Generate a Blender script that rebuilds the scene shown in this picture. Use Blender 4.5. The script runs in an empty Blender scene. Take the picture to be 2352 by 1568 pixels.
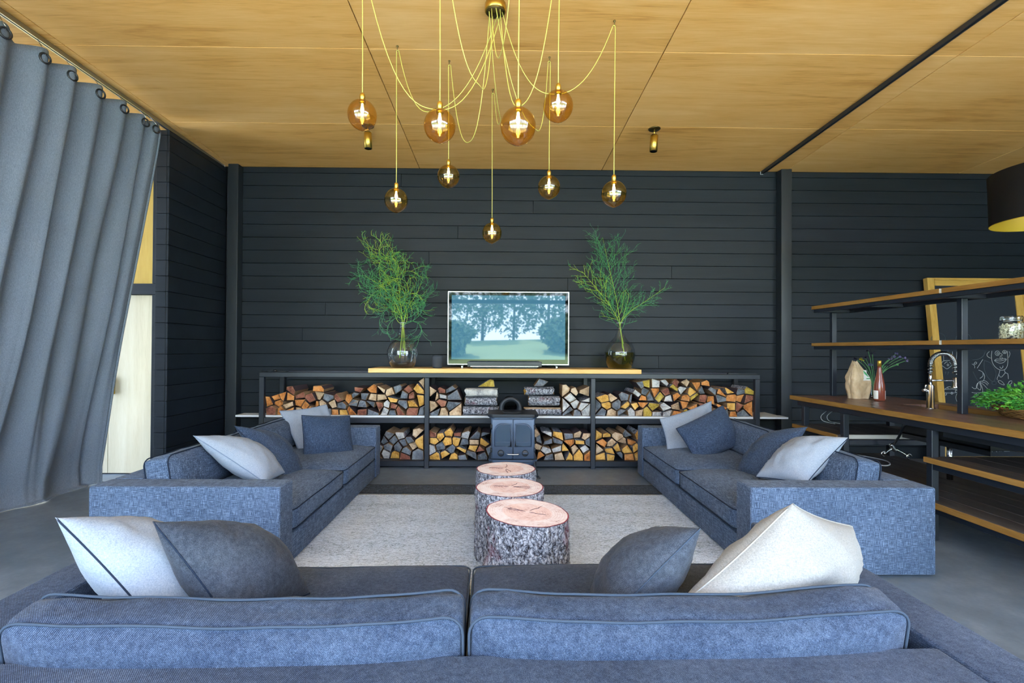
import bpy, bmesh, math, random
from mathutils import Vector, Matrix, noise, Quaternion
random.seed(7)
SC = bpy.context.scene
COL = SC.collection
pi = math.pi

# ---------------------------------------------------------------- camera
F = 1100.0                      # focal length in pixels of the 2352x1568 frame
VX, VY, HC = 1152.0, 803.0, 1.37
YAW, PITCH, ROLL = 12 / F, 9 / F, 0.0055
_r, _u, _f = Vector((1, 0, 0)), Vector((0, 0, 1)), Vector((0, 1, 0))
_r, _f = _r * math.cos(YAW) - _f * math.sin(YAW), _f * math.cos(YAW) + _r * math.sin(YAW)
_f, _u = _f * math.cos(PITCH) + _u * math.sin(PITCH), _u * math.cos(PITCH) - _f * math.sin(PITCH)
_r, _u = _r * math.cos(ROLL) + _u * math.sin(ROLL), _u * math.cos(ROLL) - _r * math.sin(ROLL)
CX = VX - F * _r.y / _f.y
CY = VY + F * _u.y / _f.y
EYE = Vector((0, 0, HC))
def ray(px, py): return _f + _r * ((px - CX) / F) + _u * ((CY - py) / F)
def P(px, py, Y):
    d = ray(px, py); return EYE + d * (Y / d.y)
def PZ(px, py, Z):
    d = ray(px, py); return EYE + d * ((Z - HC) / d.z)
def PX(px, py, X):
    d = ray(px, py); return EYE + d * (X / d.x)
cam = bpy.data.cameras.new('camera')
cam.sensor_width = 36.0; cam.lens = F / 2352 * 36.0
cam.shift_x = (1176 - CX) / 2352; cam.shift_y = (CY - 784) / 2352
cam.clip_start = 0.05; cam.clip_end = 300
camo = bpy.data.objects.new('camera', cam); COL.objects.link(camo)
camo.matrix_world = Matrix(((_r.x, _u.x, -_f.x, 0), (_r.y, _u.y, -_f.y, 0), (_r.z, _u.z, -_f.z, HC), (0, 0, 0, 1)))
SC.camera = camo

# ---------------------------------------------------------------- world, sun, exposure
W = bpy.data.worlds.new('sky'); SC.world = W; W.use_nodes = True
wn = W.node_tree; bg = wn.nodes['Background']
tc = wn.nodes.new('ShaderNodeTexCoord'); sx = wn.nodes.new('ShaderNodeSeparateXYZ'); rp = wn.nodes.new('ShaderNodeValToRGB')
wn.links.new(tc.outputs['Generated'], sx.inputs[0]); wn.links.new(sx.outputs['Z'], rp.inputs[0]); wn.links.new(rp.outputs[0], bg.inputs[0])
rp.color_ramp.elements[0].color = (0.74, 0.87, 1.0, 1); rp.color_ramp.elements[0].position = 0.0
rp.color_ramp.elements[1].color = (0.42, 0.64, 1.0, 1); rp.color_ramp.elements[1].position = 0.9
bg.inputs[1].default_value = 6.0
sun = bpy.data.lights.new('sun', 'SUN'); sun.energy = 11.0; sun.angle = 0.03; sun.color = (1.0, 0.95, 0.88)
suno = bpy.data.objects.new('sun', sun); COL.objects.link(suno)
suno.rotation_euler = (math.radians(20), 0, math.radians(-25))     # high, from behind the camera
SC.view_settings.view_transform = 'Standard'; SC.view_settings.look = 'None'
SC.view_settings.gamma = 1.0; SC.view_settings.use_curve_mapping = False
SC.view_settings.exposure = 1.32
try:
    SC.cycles.max_bounces = 6; SC.cycles.diffuse_bounces = 4; SC.cycles.glossy_bounces = 3; SC.cycles.transparent_max_bounces = 14
    SC.cycles.use_adaptive_sampling = True; SC.cycles.adaptive_threshold = 0.09; SC.cycles.adaptive_min_samples = 16
    SC.cycles.sample_clamp_indirect = 6.0; SC.cycles.caustics_reflective = False; SC.cycles.caustics_refractive = False
except Exception: pass

# ---------------------------------------------------------------- object helpers
def link(o, parent=None):
    COL.objects.link(o)
    if parent: o.parent = parent
    return o
def tag(o, label=None, cat=None, group=None, kind=None):
    if label: o['label'] = label
    if cat: o['category'] = cat
    if group: o['group'] = group
    if kind: o['kind'] = kind
    return o
def empty(name, loc=(0, 0, 0), rz=0, label=None, cat=None, group=None):
    o = bpy.data.objects.new(name, None); o.empty_display_size = 0.1
    o.location = loc; o.rotation_euler = (0, 0, rz); link(o); return tag(o, label, cat, group)
def obj(name, me, m=None, parent=None, loc=(0, 0, 0), rot=(0, 0, 0), scale=None):
    o = bpy.data.objects.new(name, me)
    if m is not None and not me.materials:
        for q in (m if isinstance(m, (list, tuple)) else [m]): me.materials.append(q)
    o.location = loc; o.rotation_euler = rot
    if scale: o.scale = scale
    return link(o, parent)
def mesh(name, v, f, smooth=False, mi=None):
    me = bpy.data.meshes.new(name); me.from_pydata([tuple(q) for q in v], [], [tuple(q) for q in f]); me.update()
    if smooth: me.polygons.foreach_set('use_smooth', [True] * len(me.polygons))
    if mi is not None: me.polygons.foreach_set('material_index', mi)
    return me
def from_bm(name, bm, smooth=False):
    me = bpy.data.meshes.new(name); bm.to_mesh(me); bm.free()
    if smooth: me.polygons.foreach_set('use_smooth', [True] * len(me.polygons))
    return me
_bc = {}
def boxme(sx, sy, sz, bev=0.0, seg=1, fresh=False):
    k = (round(sx, 4), round(sy, 4), round(sz, 4), round(bev, 4), seg)
    if k in _bc and not fresh: return _bc[k]
    bm = bmesh.new(); bmesh.ops.create_cube(bm, size=1.0)
    for v in bm.verts: v.co = (v.co.x * sx, v.co.y * sy, v.co.z * sz)
    if bev > 0: bmesh.ops.bevel(bm, geom=bm.edges[:], offset=bev, segments=seg, affect='EDGES', profile=0.6)
    me = from_bm('box', bm, smooth=False)
    if bev > 0 and seg > 1:
        me.polygons.foreach_set('use_smooth', [True] * len(me.polygons))
        me.set_sharp_from_angle(angle=0.6)
    if not fresh: _bc[k] = me
    return me
def box(name, x0, x1, y0, y1, z0, z1, m, parent=None, bev=0.0, seg=1):
    me = boxme(abs(x1 - x0), abs(y1 - y0), abs(z1 - z0), bev, seg)
    if me.materials and me.materials[0] != m: me = me.copy(); me.materials.clear()
    return obj(name, me, m, parent, ((x0 + x1) / 2, (y0 + y1) / 2, (z0 + z1) / 2))
def join(parts):
    V, Fc = [], []
    for v, f in parts:
        n = len(V); V += [Vector(q) for q in v]; Fc += [tuple(i + n for i in q) for q in f]
    return V, Fc
def vbox(x0, x1, y0, y1, z0, z1):
    v = [(x, y, z) for x in (x0, x1) for y in (y0, y1) for z in (z0, z1)]
    return v, [(0, 1, 3, 2), (4, 6, 7, 5), (0, 4, 5, 1), (2, 3, 7, 6), (0, 2, 6, 4), (1, 5, 7, 3)]
def tube(path, r, n=6, closed=False, cap=True):
    path = [Vector(p) for p in path]; m = len(path)
    rad = r if isinstance(r, (list, tuple)) else [r] * m
    V, Fc = [], []; ref = None
    for i, p in enumerate(path):
        a = path[i - 1] if (i > 0 or closed) else p
        b = path[(i + 1) % m] if (i < m - 1 or closed) else p
        t = (b - a)
        t = t.normalized() if t.length > 1e-9 else Vector((0, 0, 1))
        if ref is None:
            ref = Vector((0, 0, 1)) if abs(t.z) < 0.9 else Vector((1, 0, 0))
        s = ref - t * ref.dot(t)
        if s.length < 1e-6: s = t.orthogonal()
        s.normalize(); ref = s; w = t.cross(s)
        for k in range(n):
            an = 2 * pi * k / n
            V.append(p + (s * math.cos(an) + w * math.sin(an)) * rad[i])
    for i in range(m if closed else m - 1):
        j = (i + 1) % m
        for k in range(n):
            k2 = (k + 1) % n
            Fc.append((i * n + k, i * n + k2, j * n + k2, j * n + k))
    if cap and not closed:
        Fc.append(tuple(range(n))[::-1]); Fc.append(tuple((m - 1) * n + k for k in range(n)))
    return V, Fc
def lathe(prof, n=24, ax=Vector((0, 0, 1)), cap=True):
    V, Fc = [], []
    for r, z in prof:
        for k in range(n):
            a = 2 * pi * k / n; V.append(Vector((r * math.cos(a), r * math.sin(a), z)))
    for i in range(len(prof) - 1):
        for k in range(n):
            k2 = (k + 1) % n
            Fc.append((i * n + k, i * n + k2, (i + 1) * n + k2, (i + 1) * n + k))
    if cap:
        if prof[0][0] > 1e-5: Fc.append(tuple(range(n))[::-1])
        if prof[-1][0] > 1e-5: Fc.append(tuple((len(prof) - 1) * n + k for k in range(n)))
    return V, Fc
def M_(vf, mat4):
    return [mat4 @ Vector(v) for v in vf[0]], vf[1]
def prism(poly, y0, y1):
    """polygon in x,z extruded along y"""
    n = len(poly); V = [(x, y0, z) for x, z in poly] + [(x, y1, z) for x, z in poly]
    Fc = [tuple(range(n)), tuple(range(2 * n - 1, n - 1, -1))]
    for i in range(n):
        j = (i + 1) % n; Fc.append((i, i + n, j + n, j))
    return V, Fc
def spline(pts, n=8):
    pts = [Vector(p) for p in pts]; out = []
    for i in range(len(pts) - 1):
        p0 = pts[max(i - 1, 0)]; p1 = pts[i]; p2 = pts[i + 1]; p3 = pts[min(i + 2, len(pts) - 1)]
        for k in range(n):
            t = k / n
            out.append(0.5 * ((2 * p1) + (p2 - p0) * t + (2 * p0 - 5 * p1 + 4 * p2 - p3) * t * t + (3 * p1 - p0 - 3 * p2 + p3) * t ** 3))
    out.append(pts[-1]); return out

# ---------------------------------------------------------------- materials
def nm(name):
    m = bpy.data.materials.new(name); m.use_nodes = True
    return m, m.node_tree, m.node_tree.nodes['Principled BSDF']
def nd(nt, t, **kw):
    n = nt.nodes.new(t)
    for k, v in kw.items():
        if k.startswith('_'): setattr(n, k[1:], v)
        else: n.inputs[k.replace('__', ' ')].default_value = v
    return n
def simple(name, col, rough=0.5, metal=0.0, spec=0.5, coat=0.0, bump=None):
    m, nt, b = nm(name)
    b.inputs['Base Color'].default_value = (*col, 1); b.inputs['Roughness'].default_value = rough
    b.inputs['Metallic'].default_value = metal; b.inputs['Specular IOR Level'].default_value = spec
    b.inputs['Coat Weight'].default_value = coat
    if bump:
        sc, st = bump
        t = nd(nt, 'ShaderNodeTexCoord'); n = nd(nt, 'ShaderNodeTexNoise', Scale=sc, Detail=3.0)
        nt.links.new(t.outputs['Object'], n.inputs['Vector'])
        bp = nd(nt, 'ShaderNodeBump', Strength=st, Distance=0.004); nt.links.new(n.outputs[0], bp.inputs['Height'])
        nt.links.new(bp.outputs[0], b.inputs['Normal'])
    return m
def noise_at(nt, vec, scale3, scale=1.0, detail=2.0, rough=0.5, dist=0.0):
    mp = nd(nt, 'ShaderNodeMapping'); mp.inputs['Scale'].default_value = scale3
    nt.links.new(vec, mp.inputs['Vector'])
    n = nd(nt, 'ShaderNodeTexNoise', Scale=scale, Detail=detail, Roughness=rough, Distortion=dist)
    nt.links.new(mp.outputs[0], n.inputs['Vector']); return n.outputs[0]
def math_(nt, op, a, b=None, c=None):
    n = nd(nt, 'ShaderNodeMath', _operation=op)
    for i, q in enumerate((a, b, c)):
        if q is None: continue
        if isinstance(q, (int, float)): n.inputs[i].default_value = q
        else: nt.links.new(q, n.inputs[i])
    return n.outputs[0]
def ramp(nt, fac, stops):
    r = nd(nt, 'ShaderNodeValToRGB'); e = r.color_ramp.elements
    while len(e) < len(stops): e.new(0.5)
    for q, (p, c) in zip(e, stops): q.position = p; q.color = (*c, 1)
    nt.links.new(fac, r.inputs[0]); return r.outputs[0]
def obj_coord(nt, rnd=0.0):
    t = nd(nt, 'ShaderNodeTexCoord'); v = t.outputs['Object']
    if rnd:
        oi = nd(nt, 'ShaderNodeObjectInfo'); s = math_(nt, 'MULTIPLY', oi.outputs['Random'], rnd)
        a = nd(nt, 'ShaderNodeVectorMath', _operation='ADD'); nt.links.new(v, a.inputs[0]); nt.links.new(s, a.inputs[1]); v = a.outputs[0]
    return v
def bump_to(nt, b, h, st, dist):
    bp = nd(nt, 'ShaderNodeBump', Strength=st, Distance=dist)
    nt.links.new(h, bp.inputs['Height']); nt.links.new(bp.outputs[0], b.inputs['Normal'])
def fabric(name, dark, mid, light, fine=170.0, long=14.0, contrast=1.0, bump=0.35):
    """slubby woven cloth: streaks along the three object axes"""
    m, nt, b = nm(name); v = obj_coord(nt)
    a = noise_at(nt, v, (long, fine, fine), 1.0, 2.0, 0.6)
    c = noise_at(nt, v, (fine, long, fine), 1.0, 2.0, 0.6)
    d = noise_at(nt, v, (fine, fine, long), 1.0, 2.0, 0.6)
    g = noise_at(nt, v, (fine * 2, fine * 2, fine * 2), 1.0, 1.0, 0.5)
    s = math_(nt, 'ADD', math_(nt, 'ADD', a, c), math_(nt, 'ADD', d, math_(nt, 'MULTIPLY', g, 0.6)))
    s = math_(nt, 'MULTIPLY_ADD', s, 1.1 * contrast, 0.5 - 1.8 * 1.1 * contrast)
    l = noise_at(nt, v, (2.2, 2.2, 2.2), 1.0, 2.0, 0.5)
    s2 = math_(nt, 'ADD', s, math_(nt, 'MULTIPLY_ADD', l, 0.25, -0.125))
    nt.links.new(ramp(nt, s2, [(0.12, dark), (0.48, mid), (0.92, light)]), b.inputs['Base Color'])
    b.inputs['Roughness'].default_value = 0.92; b.inputs['Specular IOR Level'].default_value = 0.15
    b.inputs['Sheen Weight'].default_value = 0.06
    bump_to(nt, b, s, bump, 0.002)
    return m
def twill(name, dark, mid, light, sc=330.0):
    """denim seen close: diagonal twill ribs over soft mottling"""
    m, nt, b = nm(name); v = obj_coord(nt)
    w = nd(nt, 'ShaderNodeTexWave', _wave_type='BANDS', _bands_direction='DIAGONAL', Scale=sc * 0.40, Distortion=1.6, Detail=1.0)
    w.inputs['Detail Scale'].default_value = 3.0
    nt.links.new(v, w.inputs['Vector'])
    g = noise_at(nt, v, (sc, sc, sc), 1.0, 2.0, 0.6); h = noise_at(nt, v, (3, 3, 3), 1.0, 3.0, 0.55)
    k = noise_at(nt, v, (60, 60, 60), 1.0, 2.0, 0.6)
    s = math_(nt, 'ADD', math_(nt, 'MULTIPLY', w.outputs['Fac'], 0.34), math_(nt, 'MULTIPLY', g, 0.5))
    s = math_(nt, 'ADD', s, math_(nt, 'MULTIPLY_ADD', h, 0.35, math_(nt, 'MULTIPLY_ADD', k, 0.3, -0.3)))
    nt.links.new(ramp(nt, s, [(0.2, dark), (0.47, mid), (0.85, light)]), b.inputs['Base Color'])
    b.inputs['Roughness'].default_value = 0.92; b.inputs['Specular IOR Level'].default_value = 0.15
    b.inputs['Sheen Weight'].default_value = 0.06
    bump_to(nt, b, s, 0.35, 0.0015)
    return m
def wood(name, c1, c2, c3, along='X', scale=1.0, rough=0.45, rnd=7.0, spec=0.4, fineness=1.0):
    m, nt, b = nm(name); v = obj_coord(nt, rnd)
    st = {'X': (0.35, 5, 5), 'Y': (5, 0.35, 5), 'Z': (5, 5, 0.35)}[along]
    st = tuple(q * scale for q in st)
    n1 = noise_at(nt, v, st, 1.6, 4.0, 0.6, 0.8)
    n2 = noise_at(nt, v, tuple(q * 9 * fineness for q in st), 2.0, 3.0, 0.6)
    n3 = noise_at(nt, v, (0.9, 0.9, 0.9), 1.0, 2.0, 0.5)
    s = math_(nt, 'ADD', math_(nt, 'MULTIPLY', n1, 0.55), math_(nt, 'ADD', math_(nt, 'MULTIPLY', n2, 0.3), math_(nt, 'MULTIPLY', n3, 0.25)))
    nt.links.new(ramp(nt, s, [(0.36, c1), (0.54, c2), (0.72, c3)]), b.inputs['Base Color'])
    b.inputs['Roughness'].default_value = rough; b.inputs['Specular IOR Level'].default_value = spec
    bump_to(nt, b, n2, 0.15, 0.001)
    return m
def thin_glass(name, tint, ior=1.5, rough=0.0, gl=(1, 1, 1), pw=5.0):
    """a thin glass skin: tinted see-through plus fresnel mirror"""
    m = bpy.data.materials.new(name); m.use_nodes = True; nt = m.node_tree; nt.nodes.clear()
    o = nd(nt, 'ShaderNodeOutputMaterial'); t = nd(nt, 'ShaderNodeBsdfTransparent'); t.inputs[0].default_value = (*tint, 1)
    g = nd(nt, 'ShaderNodeBsdfGlossy', Roughness=rough); g.inputs[0].default_value = (*gl, 1)
    f0 = ((ior - 1) / (ior + 1)) ** 2
    lw = nd(nt, 'ShaderNodeLayerWeight', Blend=0.5); mx = nd(nt, 'ShaderNodeMixShader')
    fr = math_(nt, 'MULTIPLY_ADD', math_(nt, 'POWER', lw.outputs['Facing'], pw), 1 - f0, f0)
    nt.links.new(fr, mx.inputs[0]); nt.links.new(t.outputs[0], mx.inputs[1]); nt.links.new(g.outputs[0], mx.inputs[2])
    nt.links.new(mx.outputs[0], o.inputs[0]); return m
def emit(name, col, st):
    m, nt, b = nm(name); b.inputs['Base Color'].default_value = (*col, 1)
    b.inputs['Emission Color'].default_value = (*col, 1); b.inputs['Emission Strength'].default_value = st; return m

M = {}
# black painted boards
def black_paint():
    m, nt, b = nm('black_stained_boards'); v = obj_coord(nt, 9.0)
    n = noise_at(nt, v, (0.6, 6, 6), 1.0, 3.0, 0.6); n2 = noise_at(nt, v, (3, 120, 120), 1.0, 2.0, 0.6)
    s = math_(nt, 'ADD', math_(nt, 'MULTIPLY', n, 0.6), math_(nt, 'MULTIPLY', n2, 0.4))
    nt.links.new(ramp(nt, s, [(0.3, (0.0062, 0.0092, 0.0140)), (0.7, (0.0130, 0.0182, 0.0265))]), b.inputs['Base Color'])
    b.inputs['Roughness'].default_value = 0.5; b.inputs['Specular IOR Level'].default_value = 0.25
    bump_to(nt, b, n2, 0.12, 0.001); return m
M['boards'] = black_paint()
M['backing'] = simple('black_backing', (0.004, 0.005, 0.006), 0.8, spec=0.1)
M['steel'] = simple('black_steel', (0.012, 0.016, 0.025), 0.42, 0.0, 0.5, bump=(40, 0.05))
M['column'] = simple('black_steel_column', (0.012, 0.016, 0.022), 0.45, 0.0, 0.5, bump=(30, 0.06))
def ply():
    m, nt, b = nm('honey_plywood'); v = obj_coord(nt, 13.0)
    n1 = noise_at(nt, v, (0.5, 5, 3), 1.0, 4.0, 0.6, 2.2)
    n2 = noise_at(nt, v, (5, 90, 60), 1.0, 3.0, 0.6)
    n3 = noise_at(nt, v, (0.7, 0.7, 0.7), 1.0, 3.0, 0.55, 0.5)
    s = math_(nt, 'ADD', math_(nt, 'MULTIPLY', n1, 0.5), math_(nt, 'ADD', math_(nt, 'MULTIPLY', n2, 0.32), math_(nt, 'MULTIPLY', n3, 0.42)))
    nt.links.new(ramp(nt, s, [(0.40, (0.53, 0.235, 0.045)), (0.57, (0.76, 0.408, 0.112)), (0.78, (0.85, 0.51, 0.19))]), b.inputs['Base Color'])
    b.inputs['Roughness'].default_value = 0.5; b.inputs['Specular IOR Level'].default_value = 0.3
    return m
M['ply'] = ply()
M['seam'] = simple('dark_gap', (0.05, 0.025, 0.008), 0.8)
def concrete():
    m, nt, b = nm('polished_concrete'); v = obj_coord(nt)
    n1 = noise_at(nt, v, (0.9, 0.9, 0.9), 1.0, 3.0, 0.55); n2 = noise_at(nt, v, (7, 7, 7), 1.0, 3.0, 0.6)
    n3 = noise_at(nt, v, (60, 60, 60), 1.0, 2.0, 0.5)
    s = math_(nt, 'ADD', math_(nt, 'MULTIPLY', n1, 0.5), math_(nt, 'ADD', math_(nt, 'MULTIPLY', n2, 0.38), math_(nt, 'MULTIPLY', n3, 0.12)))
    nt.links.new(ramp(nt, s, [(0.30, (0.085, 0.108, 0.135)), (0.5, (0.140, 0.172, 0.210)), (0.72, (0.24, 0.28, 0.33))]), b.inputs['Base Color'])
    b.inputs['Roughness'].default_value = 0.38; b.inputs['Specular IOR Level'].default_value = 0.4
    return m
M['concrete'] = concrete()
M['paleply'] = wood('pale_plywood', (0.48, 0.41, 0.27), (0.58, 0.51, 0.36), (0.64, 0.58, 0.44), 'Z', 1.3, 0.5)
M['bounceply'] = wood('bounce_tinted_plywood', (0.44, 0.26, 0.03), (0.54, 0.34, 0.05), (0.60, 0.40, 0.08), 'Z', 1.0, 0.5)  # upper door ply yellowed to carry the warm ceiling bounce in its colour
M['brass'] = simple('brushed_brass', (0.75, 0.50, 0.10), 0.32, 1.0)
M['brassdark'] = simple('dark_brass', (0.20, 0.14, 0.05), 0.45, 1.0)
M['alu'] = simple('grey_aluminium', (0.42, 0.45, 0.48), 0.35, 1.0)
M['darkrail'] = simple('dark_rail', (0.05, 0.055, 0.065), 0.4, 0.6)
M['sofa'] = fabric('blue_denim_weave', (0.011, 0.018, 0.036), (0.042, 0.067, 0.118), (0.23, 0.31, 0.45), 400, 22, 0.80)
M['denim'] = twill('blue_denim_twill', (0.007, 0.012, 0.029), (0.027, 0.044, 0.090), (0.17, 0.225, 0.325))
M['lightpil'] = fabric('pale_grey_linen', (0.135, 0.165, 0.22), (0.225, 0.26, 0.32), (0.33, 0.365, 0.42), 330, 60, 0.5, 0.2)
M['darkpil'] = fabric('navy_linen', (0.009, 0.015, 0.030), (0.024, 0.039, 0.074), (0.10, 0.145, 0.23), 380, 32, 0.8)
M['charpil'] = twill('charcoal_twill', (0.010, 0.013, 0.020), (0.032, 0.040, 0.060), (0.13, 0.15, 0.19), 420)
M['pipe_dark'] = simple('dark_piping', (0.016, 0.024, 0.044), 0.85, spec=0.1)
M['pipe_light'] = simple('pale_piping', (0.16, 0.20, 0.28), 0.85, spec=0.1)
M['pipe_denim'] = simple('denim_piping', (0.042, 0.058, 0.088), 0.85, spec=0.1)
M['pipe_cream'] = simple('cream_piping', (0.30, 0.295, 0.285), 0.85, spec=0.1)
M['curtain'] = fabric('slate_curtain_cloth', (0.090, 0.112, 0.150), (0.140, 0.170, 0.218), (0.21, 0.245, 0.30), 300, 50, 0.7, 0.12)
def rugm():
    m, nt, b = nm('pale_flatweave'); v = obj_coord(nt)
    a = noise_at(nt, v, (26, 230, 50), 1.0, 2.0, 0.65); c = noise_at(nt, v, (150, 150, 50), 1.0, 1.0, 0.5)
    k = noise_at(nt, v, (60, 260, 60), 1.0, 1.0, 0.5)
    l = noise_at(nt, v, (0.8, 3.5, 1), 1.0, 3.0, 0.55)
    s = math_(nt, 'ADD', math_(nt, 'MULTIPLY', a, 0.55), math_(nt, 'ADD', math_(nt, 'MULTIPLY', c, 0.35), math_(nt, 'MULTIPLY_ADD', k, 0.4, -0.15)))
    s = math_(nt, 'ADD', s, math_(nt, 'MULTIPLY_ADD', l, 0.22, -0.11))
    nt.links.new(ramp(nt, s, [(0.30, (0.06, 0.085, 0.125)), (0.42, (0.35, 0.43, 0.54)), (0.54, (0.58, 0.68, 0.82)), (0.70, (0.76, 0.84, 0.94))]), b.inputs['Base Color'])
    b.inputs['Roughness'].default_value = 0.95; b.inputs['Specular IOR Level'].default_value = 0.1
    bump_to(nt, b, s, 0.6, 0.004); return m
M['rug'] = rugm()
M['rugdark'] = fabric('dark_flatweave', (0.004, 0.006, 0.009), (0.012, 0.016, 0.023), (0.08, 0.10, 0.13), 170, 20, 1.2, 0.5)
def bark():
    m, nt, b = nm('grey_bark'); v = obj_coord(nt, 5.0)
    vo = nd(nt, 'ShaderNodeTexVoronoi', _feature='DISTANCE_TO_EDGE', Scale=52.0)
    mp = nd(nt, 'ShaderNodeMapping'); mp.inputs['Scale'].default_value = (1, 1, 0.55)
    n0 = nd(nt, 'ShaderNodeTexNoise', Scale=26.0, Detail=3.0)
    nt.links.new(v, n0.inputs['Vector'])
    mx = nd(nt, 'ShaderNodeMix', _data_type='VECTOR'); mx.inputs[0].default_value = 0.07
    nt.links.new(v, mx.inputs[4]); nt.links.new(n0.outputs['Color'], mx.inputs[5])
    nt.links.new(mx.outputs[1], mp.inputs[0]); nt.links.new(mp.outputs[0], vo.inputs['Vector'])
    n = noise_at(nt, v, (45, 45, 30), 1.0, 4.0, 0.7); n2 = noise_at(nt, v, (5, 5, 5), 1.0, 3.0, 0.6)
    e = math_(nt, 'MULTIPLY', vo.outputs['Distance'], 3.2)
    s = math_(nt, 'ADD', math_(nt, 'MULTIPLY', math_(nt, 'MINIMUM', e, 0.6), 0.5), math_(nt, 'MULTIPLY_ADD', n, 1.5, -0.52))
    col = ramp(nt, s, [(0.12, (0.026, 0.026, 0.036)), (0.36, (0.18, 0.185, 0.22)), (0.68, (0.55, 0.56, 0.62))])
    red = ramp(nt, n2, [(0.60, (0, 0, 0)), (0.70, (1, 1, 1))])
    mc = nd(nt, 'ShaderNodeMix', _data_type='RGBA'); mc.inputs[7].default_value = (0.26, 0.07, 0.10, 1)
    nt.links.new(math_(nt, 'MULTIPLY', red, 0.55), mc.inputs[0]); nt.links.new(col, mc.inputs[6]); nt.links.new(mc.outputs[2], b.inputs['Base Color'])
    b.inputs['Roughness'].default_value = 0.9; b.inputs['Specular IOR Level'].default_value = 0.2
    bump_to(nt, b, s, 0.9, 0.012); return m
M['bark'] = bark()
def endgrain(name, c1, c2, c3, ring=38.0, crack=(0.03, 0.02, 0.015), axis=(1, 1, 1), cen=None, rnd=0.0):
    m, nt, b = nm(name); v = obj_coord(nt, rnd)
    mp = nd(nt, 'ShaderNodeMapping'); mp.inputs['Scale'].default_value = axis; nt.links.new(v, mp.inputs[0])
    w = nd(nt, 'ShaderNodeTexWave', _wave_type='RINGS', _rings_direction='SPHERICAL', Scale=ring, Distortion=2.5, Detail=2.0)
    nt.links.new(mp.outputs[0], w.inputs['Vector'])
    n = noise_at(nt, v, (9, 9, 9), 1.0, 4.0, 0.65, 0.6); n2 = noise_at(nt, v, (60, 60, 60), 1.0, 3.0, 0.7)
    s = math_(nt, 'ADD', math_(nt, 'MULTIPLY', w.outputs['Fac'], 0.07), math_(nt, 'ADD', math_(nt, 'MULTIPLY', n, 0.62), math_(nt, 'MULTIPLY', n2, 0.36)))
    col = ramp(nt, s, [(0.34, crack), (0.41, c1), (0.54, c2), (0.70, c3)])
    nt.links.new(col, b.inputs['Base Color']); b.inputs['Roughness'].default_value = 0.85; b.inputs['Specular IOR Level'].default_value = 0.2
    bump_to(nt, b, s, 0.4, 0.004); return m
M['f_orange'] = endgrain('orange_cut_wood', (0.26, 0.085, 0.020), (0.52, 0.20, 0.055), (0.66, 0.33, 0.13), rnd=9.0)
M['f_amber'] = endgrain('amber_cut_wood', (0.36, 0.17, 0.03), (0.62, 0.34, 0.08), (0.72, 0.48, 0.18), rnd=9.0)
M['f_tan'] = endgrain('tan_cut_wood', (0.27, 0.17, 0.10), (0.50, 0.35, 0.22), (0.66, 0.52, 0.38), rnd=9.0)
M['f_grey'] = endgrain('weathered_grey_wood', (0.055, 0.062, 0.075), (0.125, 0.140, 0.165), (0.25, 0.27, 0.30), rnd=9.0)
M['f_pale'] = endgrain('pale_weathered_wood', (0.22, 0.22, 0.23), (0.44, 0.43, 0.42), (0.66, 0.64, 0.61), rnd=9.0)
M['f_red'] = endgrain('red_brown_wood', (0.10, 0.035, 0.028), (0.24, 0.085, 0.055), (0.38, 0.18, 0.12), rnd=9.0)
M['f_olive'] = endgrain('mustard_split_wood', (0.17, 0.11, 0.015), (0.42, 0.29, 0.05), (0.58, 0.44, 0.14), rnd=9.0)
M['splitside'] = wood('split_wood_side', (0.14, 0.075, 0.04), (0.29, 0.17, 0.09), (0.42, 0.29, 0.18), 'Y', 2.5, 0.8)
M['darkbark'] = simple('dark_purple_bark', (0.060, 0.042, 0.050), 0.9, spec=0.15, bump=(60, 0.8))
M['stumptop'] = endgrain('pink_sawn_end_grain', (0.66, 0.50, 0.50), (0.80, 0.71, 0.72), (0.86, 0.81, 0.83), ring=26.0, crack=(0.30, 0.15, 0.12), axis=(1, 1, 0.2))
M['heart'] = endgrain('salmon_heartwood', (0.62, 0.41, 0.39), (0.78, 0.60, 0.58), (0.84, 0.72, 0.71), ring=30.0, crack=(0.24, 0.10, 0.08), axis=(1, 1, 0.2))
M['cambium'] = simple('crimson_inner_bark', (0.25, 0.05, 0.08), 0.8, spec=0.2, bump=(70, 0.6))
M['crack'] = simple('drying_crack', (0.10, 0.055, 0.07), 0.9, spec=0.05)
M['pine'] = wood('golden_pine', (0.50, 0.26, 0.06), (0.72, 0.43, 0.13), (0.80, 0.55, 0.22), 'X', 1.2, 0.4)
M['white'] = simple('white_painted_board', (0.62, 0.64, 0.66), 0.6, bump=(50, 0.15))
M['walnut'] = wood('oiled_walnut_planks', (0.060, 0.032, 0.024), (0.125, 0.068, 0.050), (0.23, 0.135, 0.095), 'Y', 1.6, 0.3, spec=0.5)
M['oakedge'] = wood('oiled_oak_edge', (0.15, 0.07, 0.014), (0.26, 0.13, 0.03), (0.36, 0.20, 0.06), 'Y', 1.6, 0.45)
M['greywood'] = wood('greyed_planks', (0.026, 0.021, 0.020), (0.058, 0.047, 0.043), (0.11, 0.094, 0.086), 'Y', 1.6, 0.55)
M['paleedge'] = wood('pale_sawn_edge', (0.36, 0.35, 0.30), (0.50, 0.48, 0.42), (0.58, 0.56, 0.50), 'X', 1.6, 0.6)
M['chrome'] = simple('brushed_steel', (0.62, 0.63, 0.65), 0.22, 1.0)
M['castiron'] = simple('cast_iron', (0.060, 0.085, 0.135), 0.36, 0.35, 0.5, bump=(90, 0.12))
M['castdark'] = simple('dark_cast_iron', (0.016, 0.019, 0.026), 0.5, 0.2, 0.5, bump=(90, 0.12))
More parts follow.
